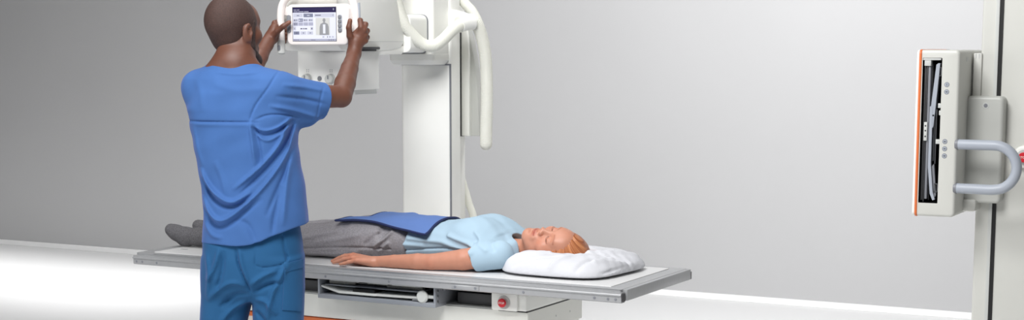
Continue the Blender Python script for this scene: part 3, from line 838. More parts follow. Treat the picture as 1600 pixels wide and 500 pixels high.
def paint_man(P):
    c = np.ones((len(P), 3)); inv = TH.inverted()
    H_ = np.c_[P, np.ones(len(P))] @ np.array(inv).T
    lip = np.exp(-(((H_[:, 0])/.022)**4+((H_[:, 2]+.063)/.010)**4))*(H_[:, 1] > .08)
    c *= (1-lip[:, None]*np.array([.1, .35, .3]))
    # paler palms and fingertips where the hands close
    for tip in (ML(452, 35, .470), ML(547, 32, .345)):
        d = np.exp(-(np.linalg.norm(P-np.array(tip), axis=1)/.011)**2)[:, None]
        c = c*(1-d)+d*np.array([1.75, 1.7, 1.65])
    kn = np.exp(-(((P[:, 0]-wr.x)/.10)**2+((P[:, 2]-wr.z-.05)/.06)**2))[:, None]
    return c*(1+.12*kn*np.array([1.0, .9, .8]))
me = V.to_mesh('person', 1, paint_man)
man = link('person', me, M['skin_d'], None, (0, 0, 0))
man.location = MO; man.rotation_euler = (0, 0, YAW)
man['label'] = 'standing person in blue scrubs seen from behind, both hands on the screen handles'
man['category'] = 'person'

# cropped hair and beard
def hairvol(name, m):
    c = hc_
    v = Vol(c-Vector((.14, .16, .16)), c+Vector((.14, .16, .16)), .0028)
    return v
v = hairvol('hair', None)
v.add(moved(ell((0, -.012, .034), (.0765, .0965, .0905)), TH), .01)
v.add(moved(ell((0, .016, .022), (.068, .071, .077)), TH), .02)
v.add(moved(ell((0, -.030, -.030), (.054, .040, .052)), TH), .03)
v.cut(moved(ell((0, .115, -.005), (.085, .075, .075)), TH), .006)
v.cut(moved(ell((.07, .062, -.06), (.05, .056, .07)), TH), .006)
v.cut(moved(ell((-.07, .062, -.06), (.05, .056, .07)), TH), .006)
v.cut(moved(ell((0, -.03, -.145), (.12, .14, .075)), TH), .006)
for s in (-1, 1): v.cut(moved(ell((s*.088, -.004, -.010), (.020, .020, .034)), TH), .004)
link('hair', v.to_mesh('hair', 1), M['stubble'], man)
v = hairvol('beard', None)
for s in (-1, 1):
    v.add(moved(cone((s*.054, .006, -.056), (s*.018, .080, -.106), .0245, .0235), TH), .02)
    v.add(moved(cone((s*.0640, .030, .025), (s*.0570, .016, -.05), .0118, .0205), TH), .015)
v.add(moved(ell((0, .088, -.106), (.027, .023, .025)), TH), .02)
v.cut(moved(ell((0, .07, -.045), (.0515, .075, .030)), TH), .005)
v.cut(moved(ell((0, .02, -.145), (.08, .09, .034)), TH), .01)
link('beard', v.to_mesh('beard', 1), M['beard'], man)

# ---- scrub top
def folds(vol, lst, vmax=.06, tr_=False):
    """creases: (polyline px, width m, height m) pressed into the cloth, back and sides"""
    for P, wd, am in lst:
        Q = [(q.x, q.z) for q in (ML(px, py, -.1) for px, py in P)]
        if len(Q) > 2: Q = [(q.x, q.z) for q in spline([(a, 0, b) for a, b in Q], 5)]
        if tr_: am = am*1.45
        x0, x1 = min(q[0] for q in Q)-3*wd, max(q[0] for q in Q)+3*wd; z0, z1 = min(q[1] for q in Q)-3*wd, max(q[1] for q in Q)+3*wd
        def fn(X, Y, Z, Q=Q, wd=wd, am=am):
            d, t = seg2t(X, Z, Q)
            return -am*1.35*np.exp(-(d/(wd*.85))**2)*np.clip((vmax-Y)/.05, 0, 1)*np.clip(np.minimum(t, 1-t)/.22+.0, 0, 1)**.7
        vol.disp(fn, (x0, -.4, z0), (x1, vmax+.02, z1))
V = Vol((-.30, -.26, .80), (.36, .42, 1.62), .0032)
V.add(loft(2, mrows([(104, 330, 402, .0, .072), (110, 318, 414, .0, .090), (122, 306, 436, .0, .108), (145, 300, 446, .0, .128), (170, 293, 458, .0, .135), (187, 297, 462, .0, .137),
                     (230, 304, 466, .0, .140), (262, 311, 471, .0, .140), (290, 316, 476, .0, .142), (330, 318.5, 481, .0, .145), (360, 318, 483, .0, .148), (384, 316, 483, .0, .150)]), 2.25), .02)
V.add(cone(ML(345, 128, -.02), ML(311, 134, .01), .058, .052), .05)
V.add(cone(ML(388, 130, -.02), ML(434, 140, -.02), .058, .060), .05)
for a_, b_ in ((ML(315, 141, .02), ML(330, 152, .20)),): V.add(cone(a_, b_, .064, .070), .03)
a_, b_ = ML(426, 144, -.03), ML(505, 158, .10)
sd = (b_-a_).normalized()
V.add(cone(a_, b_+sd*.03, .068, .066), .04)
V.add(cone(ML(432, 178, -.02), ML(478, 178, .05), .05, .045), .03)
# sleeve end cut square and hollow
def half(p, n, R_):
    p = Vector(p); n = Vector(n).normalized()
    fn = lambda X, Y, Z: -((X-p.x)*n.x+(Y-p.y)*n.y+(Z-p.z)*n.z)
    return fn, [p.x-.0, p.y-R_, p.z-R_], [p.x+R_, p.y+R_, p.z+R_]
cp_ = ML(505, 160, .10); nn = (sd+Vector((.10, -.05, .06))).normalized()
V.cut(half(cp_, nn, .13), .004, .06)
V.cut(cone(cp_-nn*.05, cp_+nn*.05, .054, .058), .006)
# neckline opening
V.cut(ell(ML(366, 100, .01), (.076, .075, .022), Matrix.Rotation(rad(2), 3, 'Y')), .006)
# hem: slanted cut, open below
hp = ML(316, 381, -.1); hq = ML(480, 351, -.1)
hn = Vector((hq.z-hp.z, 0, -(hq.x-hp.x))).normalized()
fnh = lambda X, Y, Z: -((X-hp.x)*hn.x+(Z-hp.z)*hn.z-.030*np.exp(-((X-(hp.x*.55+hq.x*.45))/.11)**2)*1.0)
V.cut((fnh, [-.4, -.3, .70], [.4, .3, 1.02]), .003, .02)
folds(V, [
    ([(285, 189.5), (410, 190.5)], .0035, -.0045), ([(288, 194), (402, 195)], .008, .0022),
    ([(393, 186), (395, 206), (398, 228), (402, 258)], .008, .0075), ([(400, 190), (404, 214), (408, 236), (410, 262)], .009, -.006),
    ([(392, 190), (412, 203), (434, 199), (456, 182)], .0055, .006), ([(394, 198), (414, 211), (436, 205), (456, 188)], .006, -.006), ([(396, 204), (418, 219), (438, 210), (454, 194)], .006, .004),
    ([(396, 189), (418, 180), (440, 180), (466, 186)], .004, -.004), ([(390, 196), (400, 166), (420, 136), (434, 108)], .004, -.0035),
    ([(452, 182), (440, 220), (422, 246), (398, 270), (366, 296)], .0085, .010), ([(456, 188), (446, 224), (428, 252), (404, 278), (376, 304)], .008, -.009), ([(458, 196), (450, 236), (432, 268), (410, 296), (384, 322)], .008, .009),
    ([(452, 226), (446, 266), (432, 302), (418, 338)], .009, -.006), ([(452, 250), (448, 300), (444, 352)], .010, .006), ([(440, 290), (430, 340), (428, 366)], .009, -.006),
    ([(300, 196), (306, 230), (316, 262)], .012, .003),
    ([(312, 262), (322, 284), (340, 303), (366, 314), (396, 298)], .010, .012), ([(314, 278), (330, 306), (352, 321), (378, 318), (404, 298)], .009, -.010),
    ([(314, 306), (328, 332), (346, 343), (370, 332), (404, 300)], .010, .011), ([(316, 326), (336, 352), (360, 350), (390, 326), (412, 308)], .009, -.008), ([(316, 346), (332, 366), (352, 370)], .010, .005),
    ([(338, 250), (350, 280), (356, 306)], .012, .004), ([(372, 340), (392, 352), (404, 380)], .012, -.005),
    ([(304, 122), (314, 148), (318, 176)], .016, .002), ([(330, 128), (370, 140), (420, 138)], .016, .003),
    ([(420, 165), (452, 172), (494, 188)], .009, .006), ([(430, 150), (470, 156), (506, 166)], .008, -.005), ([(440, 132), (476, 138), (510, 146)], .009, .005),
    ([(474, 300), (476, 326), (477, 352), (478, 372)], .0028, -.007),
    ([(500, 128), (494, 160), (486, 196)], .004, -.003),
    ([(334, 112), (368, 116), (404, 113)], .005, .003),
])
V.disp(lambda X, Y, Z: .0016*np.sin(38*X+9*np.sin(7*Z)+5*Y)*np.sin(21*Z+8*X+6*Y))
# hem stitch
top = link('scrub_top', V.to_mesh('scrub_top', 1), M['scrub'], man)
top['label'] = 'blue short-sleeved scrub top'
# ---- trousers
V = Vol((-.24, -.22, .03), (.30, .22, 1.06), .0042)
V.add(loft(2, mrows([(340, 325, 466, .0, .115), (370, 318, 471, .0, .130), (400, 316.5, 473, .0, .142), (430, 316.5, 473.5, .0, .140), (452, 318, 473, .0, .12), (466, 326, 466, 0, .09)]), 2.4), .02)
def leg(rows, vv):
    s_ = mrows([(py, l, r, vv, (r-l)/438/2*1.05+.012) for py, l, r in rows])
    z = s_[-1]
    s_ += [(.55, z[1], vv, z[3]*.98, z[4]), (.30, z[1], vv-.01, z[3]*.92, z[4]*.95), (.05, z[1], vv-.02, z[3]*.90, z[4]*.95)]
    return loft(2, s_, 2.3)
V.add(leg([(400, 316.5, 396), (430, 316, 397), (455, 315.5, 396), (475, 315, 393), (500, 313.5, 386), (540, 312, 380)], .012), .016)
V.add(leg([(400, 388, 473), (430, 390, 474), (455, 392, 474.5), (475, 395, 475), (500, 397, 474.5), (540, 402, 474)], -.012), .016)
folds(V, [
    ([(371, 384), (376, 412), (388, 442), (396, 464)], .0045, -.006), ([(376, 384), (382, 412), (392, 440)], .008, .004),
    ([(345, 384), (338, 412), (324, 440)], .011, .006), ([(352, 390), (350, 420), (340, 452)], .010, -.005),
    ([(388, 446), (366, 440), (345, 450), (322, 472)], .010, .006), ([(392, 458), (368, 460), (342, 482)], .010, -.006), ([(386, 470), (360, 486), (340, 510)], .011, .006),
    ([(392, 446), (412, 430), (436, 420)], .010, .006), ([(396, 456), (420, 444), (444, 440)], .009, -.006), ([(398, 468), (416, 470), (434, 492)], .010, .006),
    ([(400, 486), (412, 500), (420, 520)], .010, -.006), ([(452, 404), (440, 432), (426, 462), (418, 500)], .010, .006), ([(322, 394), (326, 430), (322, 470)], .010, .004),
    ([(404, 384), (404, 414), (446, 410), (446, 384)], .003, -.0025),
    ([(440, 362), (446, 396), (452, 412)], .004, -.003),
], .06, True)
V.disp(lambda X, Y, Z: .0018*np.sin(33*X+7*np.sin(6*Z)+4*Y)*np.sin(17*Z+9*X+6*Y))
tr = link('scrub_trousers', V.to_mesh('scrub_trousers', 1), M['scrub2'], man)
tr['label'] = 'darker blue scrub trousers'
# cargo pocket and back pocket as cloth patches that follow the leg
bpy.context.view_layer.update()
from mathutils.bvhtree import BVHTree
def patch(name, src, corners, n=10, lift=.004, m=None):
    bt = BVHTree.FromPolygons([v_.co[:] for v_ in src.data.vertices], [p_.vertices[:] for p_ in src.data.polygons])
    g_ = []
    cl = man.matrix_world.inverted() @ CAM
    for i in range(n+1):
        row = []
        for j in range(n+1):
            s_, t_ = i/n, j/n
            px = (corners[0][0]*(1-s_)+corners[1][0]*s_)*(1-t_)+(corners[3][0]*(1-s_)+corners[2][0]*s_)*t_
            py = (corners[0][1]*(1-s_)+corners[1][1]*s_)*(1-t_)+(corners[3][1]*(1-s_)+corners[2][1]*s_)*t_
            q = ML(px, py, -.1); o = cl; d = (q-o).normalized()
            h = bt.ray_cast(o, d)
            row.append((h[0], h[1]) if h[0] is not None else None)
        g_.append(row)
    bm = BM(); vs = [[None]*(n+1) for _ in range(n+1)]; vb = [[None]*(n+1) for _ in range(n+1)]
    for i in range(n+1):
        for j in range(n+1):
            h = g_[i][j]
            if h is None: continue
            vs[i][j] = bm.verts.new(h[0]+h[1]*lift); vb[i][j] = bm.verts.new(h[0]-h[1]*.002)
    for i in range(n):
        for j in range(n):
            q = [vs[i][j], vs[i+1][j], vs[i+1][j+1], vs[i][j+1]]
            if all(q): bm.faces.new(q)
    for L in ([(i, 0) for i in range(n+1)], [(n, j) for j in range(n+1)], [(i, n) for i in range(n, -1, -1)], [(0, j) for j in range(n, -1, -1)]):
        for (a, b), (c, d) in zip(L, L[1:]):
            q = [vs[a][b], vb[a][b], vb[c][d], vs[c][d]]
            if all(q): bm.faces.new(q)
    me = bpy.data.meshes.new(name); bmesh.ops.recalc_face_normals(bm, faces=bm.faces); bm.to_mesh(me); bm.free()
    for p_ in me.polygons: p_.use_smooth = True
    me.set_sharp_from_angle(angle=rad(50))
    return link(name, me, m, man if False else None, (0, 0, 0))
def attach(o, parent):
    o.parent = parent; o.location = (0, 0, 0); return o
attach(patch('cargo_pocket', tr, [(444, 420), (471, 414), (470.5, 486), (441, 484)], m=M['scrub2']), tr)
attach(patch('pocket_flap', tr, [(444, 412), (471.5, 405), (471.5, 418), (444, 425)], lift=.006, m=M['scrub2']), tr)
# shoes, below the picture
for x in (352, 432):
    b = ML(x, 560, 0)
    v = Vol((b.x-.07, -.14, -.002), (b.x+.07, .24, .13), .005)
    v.add(ell((b.x, .06, .045), (.050, .15, .042)), .02); v.add(ell((b.x, -.04, .07), (.042, .06, .05)), .03)
    v.cut((lambda X, Y, Z: Z-.001+0*X+0*Y, [-1, -1, -.01], [1, 1, .0]), .003)
    link('shoe', v.to_mesh('shoe', 1), M['white'], man)
# ================================================================== the patient lying on the table
TZ = .8025
hw = Vector((.667, .032, .868))
TW = Matrix.Translation(hw) @ Matrix.Rotation(rad(33), 4, 'X') @ Matrix(((0, 0, 1, 0), (1, 0, 0, 0), (0, 1, 0, 0), (0, 0, 0, 1))) @ Matrix.Scale(.985, 4)
above = lambda z: ((lambda X, Y, Z: Z-z+0*X+0*Y), [-2, -2, z-.2], [2, 2, z])
V = Vol((-1.20, -.34, .795), (.83, .28, 1.02), .0026)
head_parts(V, TW, True)
# neck and trunk
nb = Vector((.505, .03, .852))
V.add(cone(TW @ Vector((0, -.012, -.05)), nb, .052, .056), .025)
V.add(cone(TW @ Vector((0, .018, -.085)), Vector((.52, .03, .872)), .036, .026), .03)
V.add(cone(TW @ Vector((-.045, .0, -.05)), Vector((.52, .02, .884)), .012, .010), .02)
trunk = [(-.05, .03, .880, .135, .066), (.10, .03, .878, .130, .062), (.22, .03, .880, .130, .065), (.36, .03, .880, .145, .070), (.45, .03, .866, .150, .058), (.52, .03, .852, .13, .036)]
V.add(loft(0, trunk, 2.3), .02)
for y in (-.135, .185): V.add(ell((.505, y, .868), (.045, .045, .042)), .03)
# hidden legs and feet
for y in (-.055, .125):
    chain(V, [(0, y, .878), (-.20, y, .872), (-.42, y, .858), (-.70, y, .850), (-.98, y-.005, .838)], [.064, .058, .046, .038, .028], .008)
    chain(V, [(-1.0, y, .838), (-1.05, y-.008, .846), (-1.085, y-.012, .860)], [.022, .020, .016], .01)
# near arm, palm down
A0, A1, A2, A3 = Vector((.500, -.142, .868)), Vector((.385, -.180, .848)), Vector((.268, -.208, .835)), Vector((.020, -.226, .824))
chain(V, [A0, A1, A2], [.044, .0395, .0305], .005)
chain(V, [A2, A2.lerp(A3, .25), A2.lerp(A3, .65), A3], [.0305, .0315, .0255, .0190], .005)
# far arm, hidden behind the trunk
chain(V, [(.500, .19, .868), (.27, .262, .838), (.03, .26, .828), (-.05, .25, .818)], [.044, .035, .024, .018], .02)
# hand
kn_ = {}
for n_, (px, y, z) in dict(i=(552, -.202, .838), m=(549, -.222, .838), r=(551, -.242, .833), p=(557, -.258, .827)).items(): kn_[n_] = ax(px, y, z)
for q in kn_.values(): V.add(cone(A3+Vector((.0, (q.y+.228)*.5, -.001)), q, .015, .0105), .010)
V.add(cone(A3+Vector((.01, 0, -.006)), ax(556, -.228, .822), .017, .015), .012)
def fing(k_, pts, r0, r1): hand_chain(V, [kn_[k_]]+[ax(*p) for p in pts], r0, r1, .004)
fing('i', [(539, -.196, .832), (530, -.193, .822), (523.5, -.191, .814)], .0098, .0066)
fing('m', [(535, -.221, .831), (526, -.222, .820), (519, -.222, .812)], .0098, .0066)
fing('r', [(537, -.244, .826), (528, -.247, .817), (521, -.249, .811)], .0094, .0064)
fing('p', [(545, -.263, .820), (538, -.268, .814), (531.5, -.271, .810)], .0086, .006)
V.add(cone(A3+Vector((-.02, .012, -.004)), ax(560, -.186, .818), .012, .010), .01)
hand_chain(V, [ax(560, -.186, .818), ax(551, -.176, .813), ax(544, -.172, .812)], .010, .0072)
V.cut(((lambda X, Y, Z: Z-.8045+0*X+0*Y), [-2, -2, .78], [2, 2, .80]), .003, .03)
def paint_w(P):
    c = np.ones((len(P), 3)); inv = np.array(TW.inverted())
    H_ = np.c_[P, np.ones(len(P))] @ inv.T
    x, y, z = H_[:, 0], H_[:, 1], H_[:, 2]
    def mix(mk, col):
        nonlocal c
        mk = np.clip(mk, 0, 1)[:, None]; c = c*(1-mk)+c*np.array(col)*mk
    fr = y > .06
    zl = -.063-.0*x
    mix(np.exp(-((np.abs(x)/.0225)**6+(np.abs(z-zl)/.0095)**4))*fr, (.80, .50, .50))
    mix(np.exp(-((np.abs(x)/.021)**6+(np.abs(z-zl)/.0016)**2))*fr, (.55, .35, .35))
    for s in (-1, 1):
        mix(.45*np.exp(-(((x-s*.045)/.022)**2+((z+.03)/.022)**2))*(y > .02), (1.0, .80, .78))
        zb = .0255+.006*np.sin(np.clip((np.abs(x)-.012)/.04, 0, 1)*PI*.8)
        mix(.75*np.exp(-(((np.abs(z-zb))/.0035)**2))*((s*x > .013) & (s*x < .052))*fr, (.62, .45, .36))
        ze = .0005-.0035*np.sin(np.clip((s*x-.016)/.031, 0, 1)*PI)
        mix(.9*np.exp(-((np.abs(z-ze))/.0017)**2)*((s*x > .016) & (s*x < .048))*fr, (.30, .20, .17))
        mix(.35*np.exp(-(((x-s*.032)/.016)**2+((z-.006)/.010)**2))*fr, (.92, .80, .78))
    # flushed knuckles, elbow and finger tips
    for q in [A2+Vector((0, -.02, 0))]+[kn_[k_] for k_ in 'imrp']+[ax(522, -.22, .812)]:
        mix(.45*np.exp(-(np.linalg.norm(P-np.array(q), axis=1)/.022)**2), (1.0, .82, .78))
    mix(.25*(P[:, 0] < .47), (.95, .86, .80))
    return c
pat = link('person', V.to_mesh('person', 2, paint_w), M['skin_l'], None, (0, 0, TZ))
pat['label'] = 'person with copper hair lying face up on the table, pale blue shirt and grey trousers'
pat['category'] = 'person'
# near-side lashes
for s in (-1, 1):
    P = [TW @ Vector((s*a, b, c_)) for a, b, c_ in ((.018, .0925, .000), (.025, .0955, -.0028), (.0325, .0958, -.0036), (.040, .0925, -.0022), (.0455, .088, .000))]
    bm = BM(); tube(bm, spline(P, 5), .0006, 6); obj('eyelashes', bm, M['lash'], pat)

# hair, combed back over the crown
V = Vol(hw-Vector((.13, .15, .12)), hw+Vector((.17, .15, .13)), .0019)
V.add(moved(ell((0, -.014, .038), (.0845, .1035, .0975)), TW), .01)
V.add(moved(ell((0, -.06, -.02), (.070, .055, .060)), TW), .03)
for s in (-1, 1): V.add(moved(ell((s*.070, .0, .0), (.019, .040, .048)), TW), .02)
V.cut(moved(ell((0, .120, -.037), (.080, .090, .090)), TW), .006)
for s_ in (-1, 1): V.cut(moved(ell((s_*.080, .078, -.020), (.045, .060, .050)), TW), .006)
V.cut(moved(ell((0, .02, -.135), (.16, .16, .085)), TW), .010)
inv_ = TW.inverted()
def strands(X, Y, Z):
    th = np.arctan2(X-HAIR0.x, Z-HAIR0.z)
    r_ = np.sqrt((X-HAIR0.x)**2+(Z-HAIR0.z)**2)
    return (.0013*np.sin(38*th+3*np.sin(7*th)+30*Y)+.0008*np.sin(83*th-20*Y))*np.clip(r_/.05, .2, 1)
V.disp(strands)
V.cut(((lambda X, Y, Z: Z-.8045+0*X+0*Y), [-2, -2, .72], [2, 2, .80]), .003, .03)
hr_ = link('hair', V.to_mesh('hair', 0), M['hairp'], pat)
hr_['label'] = 'copper red hair combed back'

# shirt
V = Vol((.05, -.26, .795), (.62, .27, 1.03), .003)
sh_secs = [(.05, .03, .886, .176, .086), (.088, .03, .886, .175, .086), (.13, .03, .885, .168, .083), (.20, .03, .885, .160, .082), (.28, .03, .890, .160, .087), (.345, .03, .894, .168, .092), (.39, .03, .893, .174, .092), (.435, .03, .886, .178, .084), (.475, .03, .876, .176, .072), (.510, .03, .864, .168, .056), (.535, .03, .862, .15, .05), (.552, .03, .858, .11, .035)]
V.add(loft(0, sh_secs, 2.25, capk=.03), .02)
for y in (-.045, .105): V.add(ell((.36, y, .920), (.075, .066, .062)), .05)
for a_, b_ in (((.515, -.136, .870), A1), ((.515, .196, .868), Vector((.385, .235, .848)))):
    a_ = Vector(a_); n_ = (b_-a_).normalized(); c_ = a_.lerp(b_, .63)
    V.add(capped(cone(a_, b_, .054, .0505), c_, n_+Vector((0, .25 if a_.y < 0 else -.25, 0))), .02)
    V.cut(cone(c_+n_*.03, c_-n_*.012, .0435, .0455), .003)
V.cut(((lambda X, Y, Z: X-.100+.004*np.sin(20*Z+9*Y)+0*Z), [0, -.3, .7], [.098, .3, 1.1]), .003, .03)
V.cut(ell((.575, .03, .940), (.066, .085, .075)), .008)
V.cut(cone((.515, .03, .872), (.62, .03, .872), .062, .085), .006)
def wr_(vol, lst, plane):
    for P, wd, am in lst:
        Q = [(q[0], q[2]) for q in P]
        vol.disp(lambda X, Y, Z, Q=Q, wd=wd, am=am: -am*np.exp(-(seg2(X, Z, Q)/wd)**2)*np.clip((.02-Y)/.06, 0, 1))
T3 = lambda pts, y=-.13: [aty(px, py, y) for px, py in pts]
wr_(V, [(T3([(628, 391), (655, 389), (700, 388), (738, 392)]), .004, -.004), (T3([(640, 372), (690, 378), (730, 392)]), .010, .005), (T3([(700, 368), (735, 380), (752, 392)]), .009, .006),
        (T3([(742, 362), (756, 376), (772, 388)]), .009, .005), (T3([(770, 372), (782, 388)]), .008, -.005), (T3([(620, 380), (660, 384)]), .009, .004)], None)
V.disp(lambda X, Y, Z: .0014*np.sin(55*X+8*np.sin(9*Y)+20*Z)*np.sin(34*Y+11*X+15*Z))
V.cut(((lambda X, Y, Z: Z-.8045+0*X+0*Y), [-2, -2, .78], [2, 2, .80]), .003, .03)
st = link('t_shirt', V.to_mesh('t_shirt', 1), M['shirt'], pat); st['label'] = 'pale blue short-sleeved shirt'

# trousers
V = Vol((-1.06, -.26, .795), (.15, .28, 1.01), .0036)
V.add(loft(0, [(-.12, .035, .880, .170, .080), (-.03, .035, .884, .176, .084), (.06, .03, .885, .168, .082), (.10, .03, .882, .150, .074), (.13, .03, .88, .15, .07)], 2.3, capk=.02), .02)
for y, e in ((-.06, 0), (.128, .0)):
    V.add(loft(0, [(-.90, y, .848, .058, .042), (-.85, y, .852, .068, .048), (-.70, y, .857, .078, .053), (-.52, y, .862, .082, .058), (-.42, y, .866, .084, .062), (-.28, y, .877, .089, .073), (-.14, y, .884, .092, .080), (-.02, y, .886, .090, .078)], 2.2), .022)
wr_(V, [(T3([(470, 388), (520, 386), (570, 386), (610, 389)]), .004, -.0045), (T3([(474, 372), (500, 366), (528, 360)]), .010, .006), (T3([(590, 384), (604, 372), (612, 362)]), .008, .007), (T3([(576, 380), (592, 366)]), .008, -.005),
        (T3([(476, 396), (520, 398), (560, 394)]), .009, .005), (T3([(470, 358), (500, 352), (540, 352)]), .010, -.005), (T3([(500, 378), (540, 372), (566, 366)]), .010, .004), (T3([(596, 392), (608, 380)]), .007, .006)], None)
V.disp(lambda X, Y, Z: .002*np.sin(40*X+8*np.sin(9*Y)+20*Z)*np.sin(27*Y+13*X+15*Z))
V.cut(((lambda X, Y, Z: Z-.8045+0*X+0*Y), [-2, -2, .78], [2, 2, .80]), .003, .03)
tr2 = link('trousers', V.to_mesh('trousers', 1), M['pants'], pat); tr2['label'] = 'loose heather grey trousers'
for y in (-.055, .125):
    V = Vol((-1.20, y-.09, .795), (-.82, y+.09, .93), .003)
    chain(V, [(-.84, y, .850), (-.97, y, .846), (-1.03, y-.004, .848), (-1.075, y-.010, .860), (-1.103, y-.014, .872)], [.044, .037, .0355, .031, .022], .012)
    V.add(ell((-1.030, y, .832), (.032, .031, .028)), .02)
    V.add(cone((-1.035, y, .834), (-1.095, y-.012, .866), .026, .022), .02)
    V.cut(((lambda X, Y, Z: Z-.8045+0*X+0*Y), [-2, -2, .78], [2, 2, .80]), .003, .03)
    link('sock', V.to_mesh('sock', 1), M['sock'], pat)

# ---- lead apron over the hips
def bvh(o):
    mw = o.matrix_world
    off = OFF[o.name]
    return BVHTree.FromPolygons([v_.co+off for v_ in o.data.vertices], [p_.vertices[:] for p_ in o.data.polygons])
bts = [bvh(st), bvh(tr2)]
NX, NY = 46, 40
cor = [(-.222, -.128), (.205, -.158), (.185, .235), (-.150, .235)]
def gx(s_, t_):
    x = (cor[0][0]*(1-s_)+cor[1][0]*s_)*(1-t_)+(cor[3][0]*(1-s_)+cor[2][0]*s_)*t_
    y = (cor[0][1]*(1-s_)+cor[1][1]*s_)*(1-t_)+(cor[3][1]*(1-s_)+cor[2][1]*s_)*t_
    y += .012*sin(s_*PI)*(1-t_)-.014*max(0, 1-abs(s_-.02)/.12)*(1-t_)*0
    return x, y
Hh = np.zeros((NX+1, NY+1)); XY = np.zeros((NX+1, NY+1, 2))
for i in range(NX+1):
    for j in range(NY+1):
        x, y = gx(i/NX, j/NY); XY[i, j] = x, y; z = .82
        for b in bts:
            h = b.ray_cast(Vector((x, y, 1.3)), Vector((0, 0, -1)))
            if h[0] is not None: z = max(z, h[0].z)
        Hh[i, j] = z
H0 = Hh.copy()
for _ in range(60):                                          # stiff sheet: bridges hollows, never sinks in
    P_ = np.pad(Hh, 1, mode='edge')
    Hh = np.maximum((P_[2:, 1:-1]+P_[:-2, 1:-1]+P_[1:-1, 2:]+P_[1:-1, :-2])/4, H0)
P_ = np.pad(Hh, 1, mode='edge'); Hh = (P_[2:, 1:-1]+P_[:-2, 1:-1]+P_[1:-1, 2:]+P_[1:-1, :-2])/4
Hh += .006
bm = BM()
tp = [[bm.verts.new((XY[i, j, 0], XY[i, j, 1], Hh[i, j]+.004)) for j in range(NY+1)] for i in range(NX+1)]
bt_ = [[bm.verts.new((XY[i, j, 0], XY[i, j, 1], Hh[i, j]-.002)) for j in range(NY+1)] for i in range(NX+1)]
for i in range(NX):
    for j in range(NY):
        bm.faces.new((tp[i][j], tp[i+1][j], tp[i+1][j+1], tp[i][j+1])); bm.faces.new((bt_[i][j], bt_[i][j+1], bt_[i+1][j+1], bt_[i+1][j]))
ring_ = [(i, 0) for i in range(NX)]+[(NX, j) for j in range(NY)]+[(i, NY) for i in range(NX, 0, -1)]+[(0, j) for j in range(NY, 0, -1)]
for a, b in zip(ring_, ring_[1:]+ring_[:1]):
    bm.faces.new((tp[a[0]][a[1]], bt_[a[0]][a[1]], bt_[b[0]][b[1]], tp[b[0]][b[1]]))
ap = obj('lead_apron', bm, M['apron'], None, 50, loc=(0, .03, .96))
ap['label'] = 'blue radiation apron with navy edging laid over the hips of the person on the table'; ap['category'] = 'apron'
bm = BM()
P = [Vector((XY[i, j, 0], XY[i, j, 1], Hh[i, j]+.001)) for i, j in ring_]
P = P+[P[0], P[1]]
tube(bm, P, .0048, 10)
obj('edge_binding', bm, M['navy'], ap, 60)

# ---- pillow
V = Vol((.42, -.28, .795), (1.06, .34, .95), .0032)
def pil(X, Y, Z):
    cx_, cy_ = .735, .028
    x = (X-cx_)/(.232+.012*np.sin(7*Y)); y = (Y-cy_)/(.228+.010*np.sin(9*X+1))
    r_ = (np.abs(x)**4.6+np.abs(y)**4.6)**(1/4.6)
    t = np.clip(1-r_**3.6, 0, 1)
    hgt = .088+.010*np.sin(9*X-2)*np.cos(8*Y)-.012*np.clip(x, 0, 1)
    top_ = .803+hgt*(t**.42)
    bot = .8035+.016*(1-t**.35)
    d = np.maximum(Z-top_, bot-Z)
    d = np.where(r_ > 1, np.maximum(d, (r_-1)*.2), d)
    return d*.55
V.add((pil, [.44, -.22, .80], [1.01, .30, .92]), .004)
V.cut(moved(ell((0, -.02, .03), (.088, .105, .108)), TW), .03)
V.cut(moved(ell((0, -.03, -.04), (.070, .062, .075)), TW), .03)
V.cut(cone((.45, .03, .87), (.60, .03, .872), .068, .062), .03)
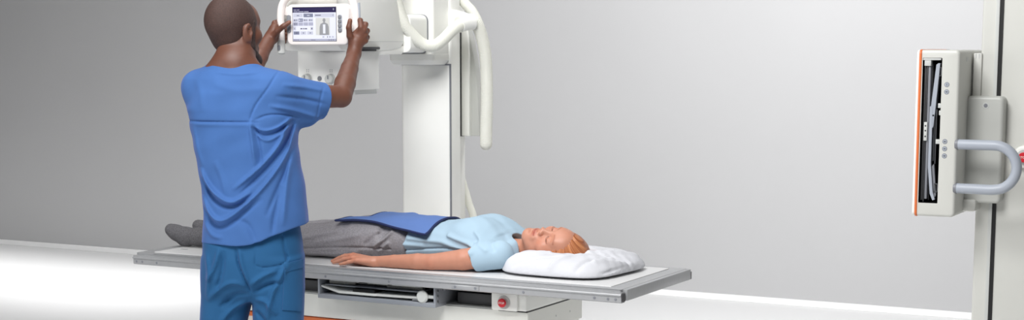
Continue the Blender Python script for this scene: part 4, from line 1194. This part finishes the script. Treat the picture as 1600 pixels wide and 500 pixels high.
# mouth of the pillow case at the right end
V.cut(cone(aty(936, 430, -.165), aty(990, 412, .06), .003), .010)
Fp = lambda pts, y: [(q.x, q.y) for q in (aty(px, py, y) for px, py in pts)]
for P, wd, am in (([(.56, -.16), (.66, -.12), (.70, -.09)], .010, .006), ([(.60, -.19), (.70, -.15), (.78, -.11)], .009, -.005), ([(.76, -.2), (.80, -.12), (.86, -.04)], .011, .006), ([(.86, -.19), (.88, -.10), (.93, .0)], .010, -.006), ([(.90, -.12), (.95, -.02), (.98, .10)], .012, .006), ([(.82, .0), (.88, .06), (.94, .16)], .012, .006), ([(.85, -.05), (.90, .02), (.97, .05)], .010, -.005), ([(.54, -.1), (.56, -.02)], .010, -.004)):
    V.disp(lambda X, Y, Z, P=P, wd=wd, am=am: -am*np.exp(-(seg2(X, Y, P)/wd)**2)*np.clip((Z-.812)/.03, 0, 1))
V.disp(lambda X, Y, Z: .0012*np.sin(60*X+10*np.sin(12*Y))*np.sin(48*Y+9*X)*np.clip((Z-.81)/.02, 0, 1))
V.cut(((lambda X, Y, Z: Z-.8035+0*X+0*Y), [-2, -2, .78], [2, 2, .80]), .003, .03)
pl = link('pillow', V.to_mesh('pillow', 1), M['linen'], None, (.77, .035, .8035))
pl['label'] = 'white cotton pillow under the lying head on the table'; pl['category'] = 'pillow'
# ================================================================== light
SC.view_settings.view_transform = 'Standard'
SC.view_settings.look = 'None'
SC.view_settings.exposure = 0
SC.view_settings.gamma = 1
w = bpy.data.worlds.new('studio'); SC.world = w; w.use_nodes = True
nt = w.node_tree; bg = nt.nodes['Background']
bg.inputs['Color'].default_value = (1, 1, 1, 1); bg.inputs['Strength'].default_value = .10
def area(name, loc, target, size, power, color=(1, 1, 1), sy=None, spread=None):
    l = bpy.data.lights.new(name, 'AREA'); l.energy = power; l.color = color; l.shape = 'RECTANGLE'
    l.size = size; l.size_y = sy or size
    if spread: l.spread = spread
    o = bpy.data.objects.new(name, l); COL.objects.link(o); o.location = loc
    o.rotation_euler = (Vector(target)-Vector(loc)).to_track_quat('-Z', 'Y').to_euler()
    return o
area('front_softbox', (1.2, -2.9, 4.0), (.5, .3, 1.0), 1.7, 190)
area('wall_light', (.9, 1.4, 3.7), (.5, 4.45, 2.3), 1.5, 150)
area('ceiling_softbox', (-.3, -.2, 4.6), (-.1, 0, .8), 2.4, 62, sy=2.0)
area('floor_fill', (-5.4, 3.0, 2.3), (-5.4, 3.0, 0), 4.4, 33, sy=1.6, spread=rad(64))  # added lamp out of view, brightens only the floor at far left
area('fill_light', (-1.9, -4.3, 1.9), (-.1, .2, 1.5), 1.6, 48)  # added low fill, brightens the collimator and column fronts
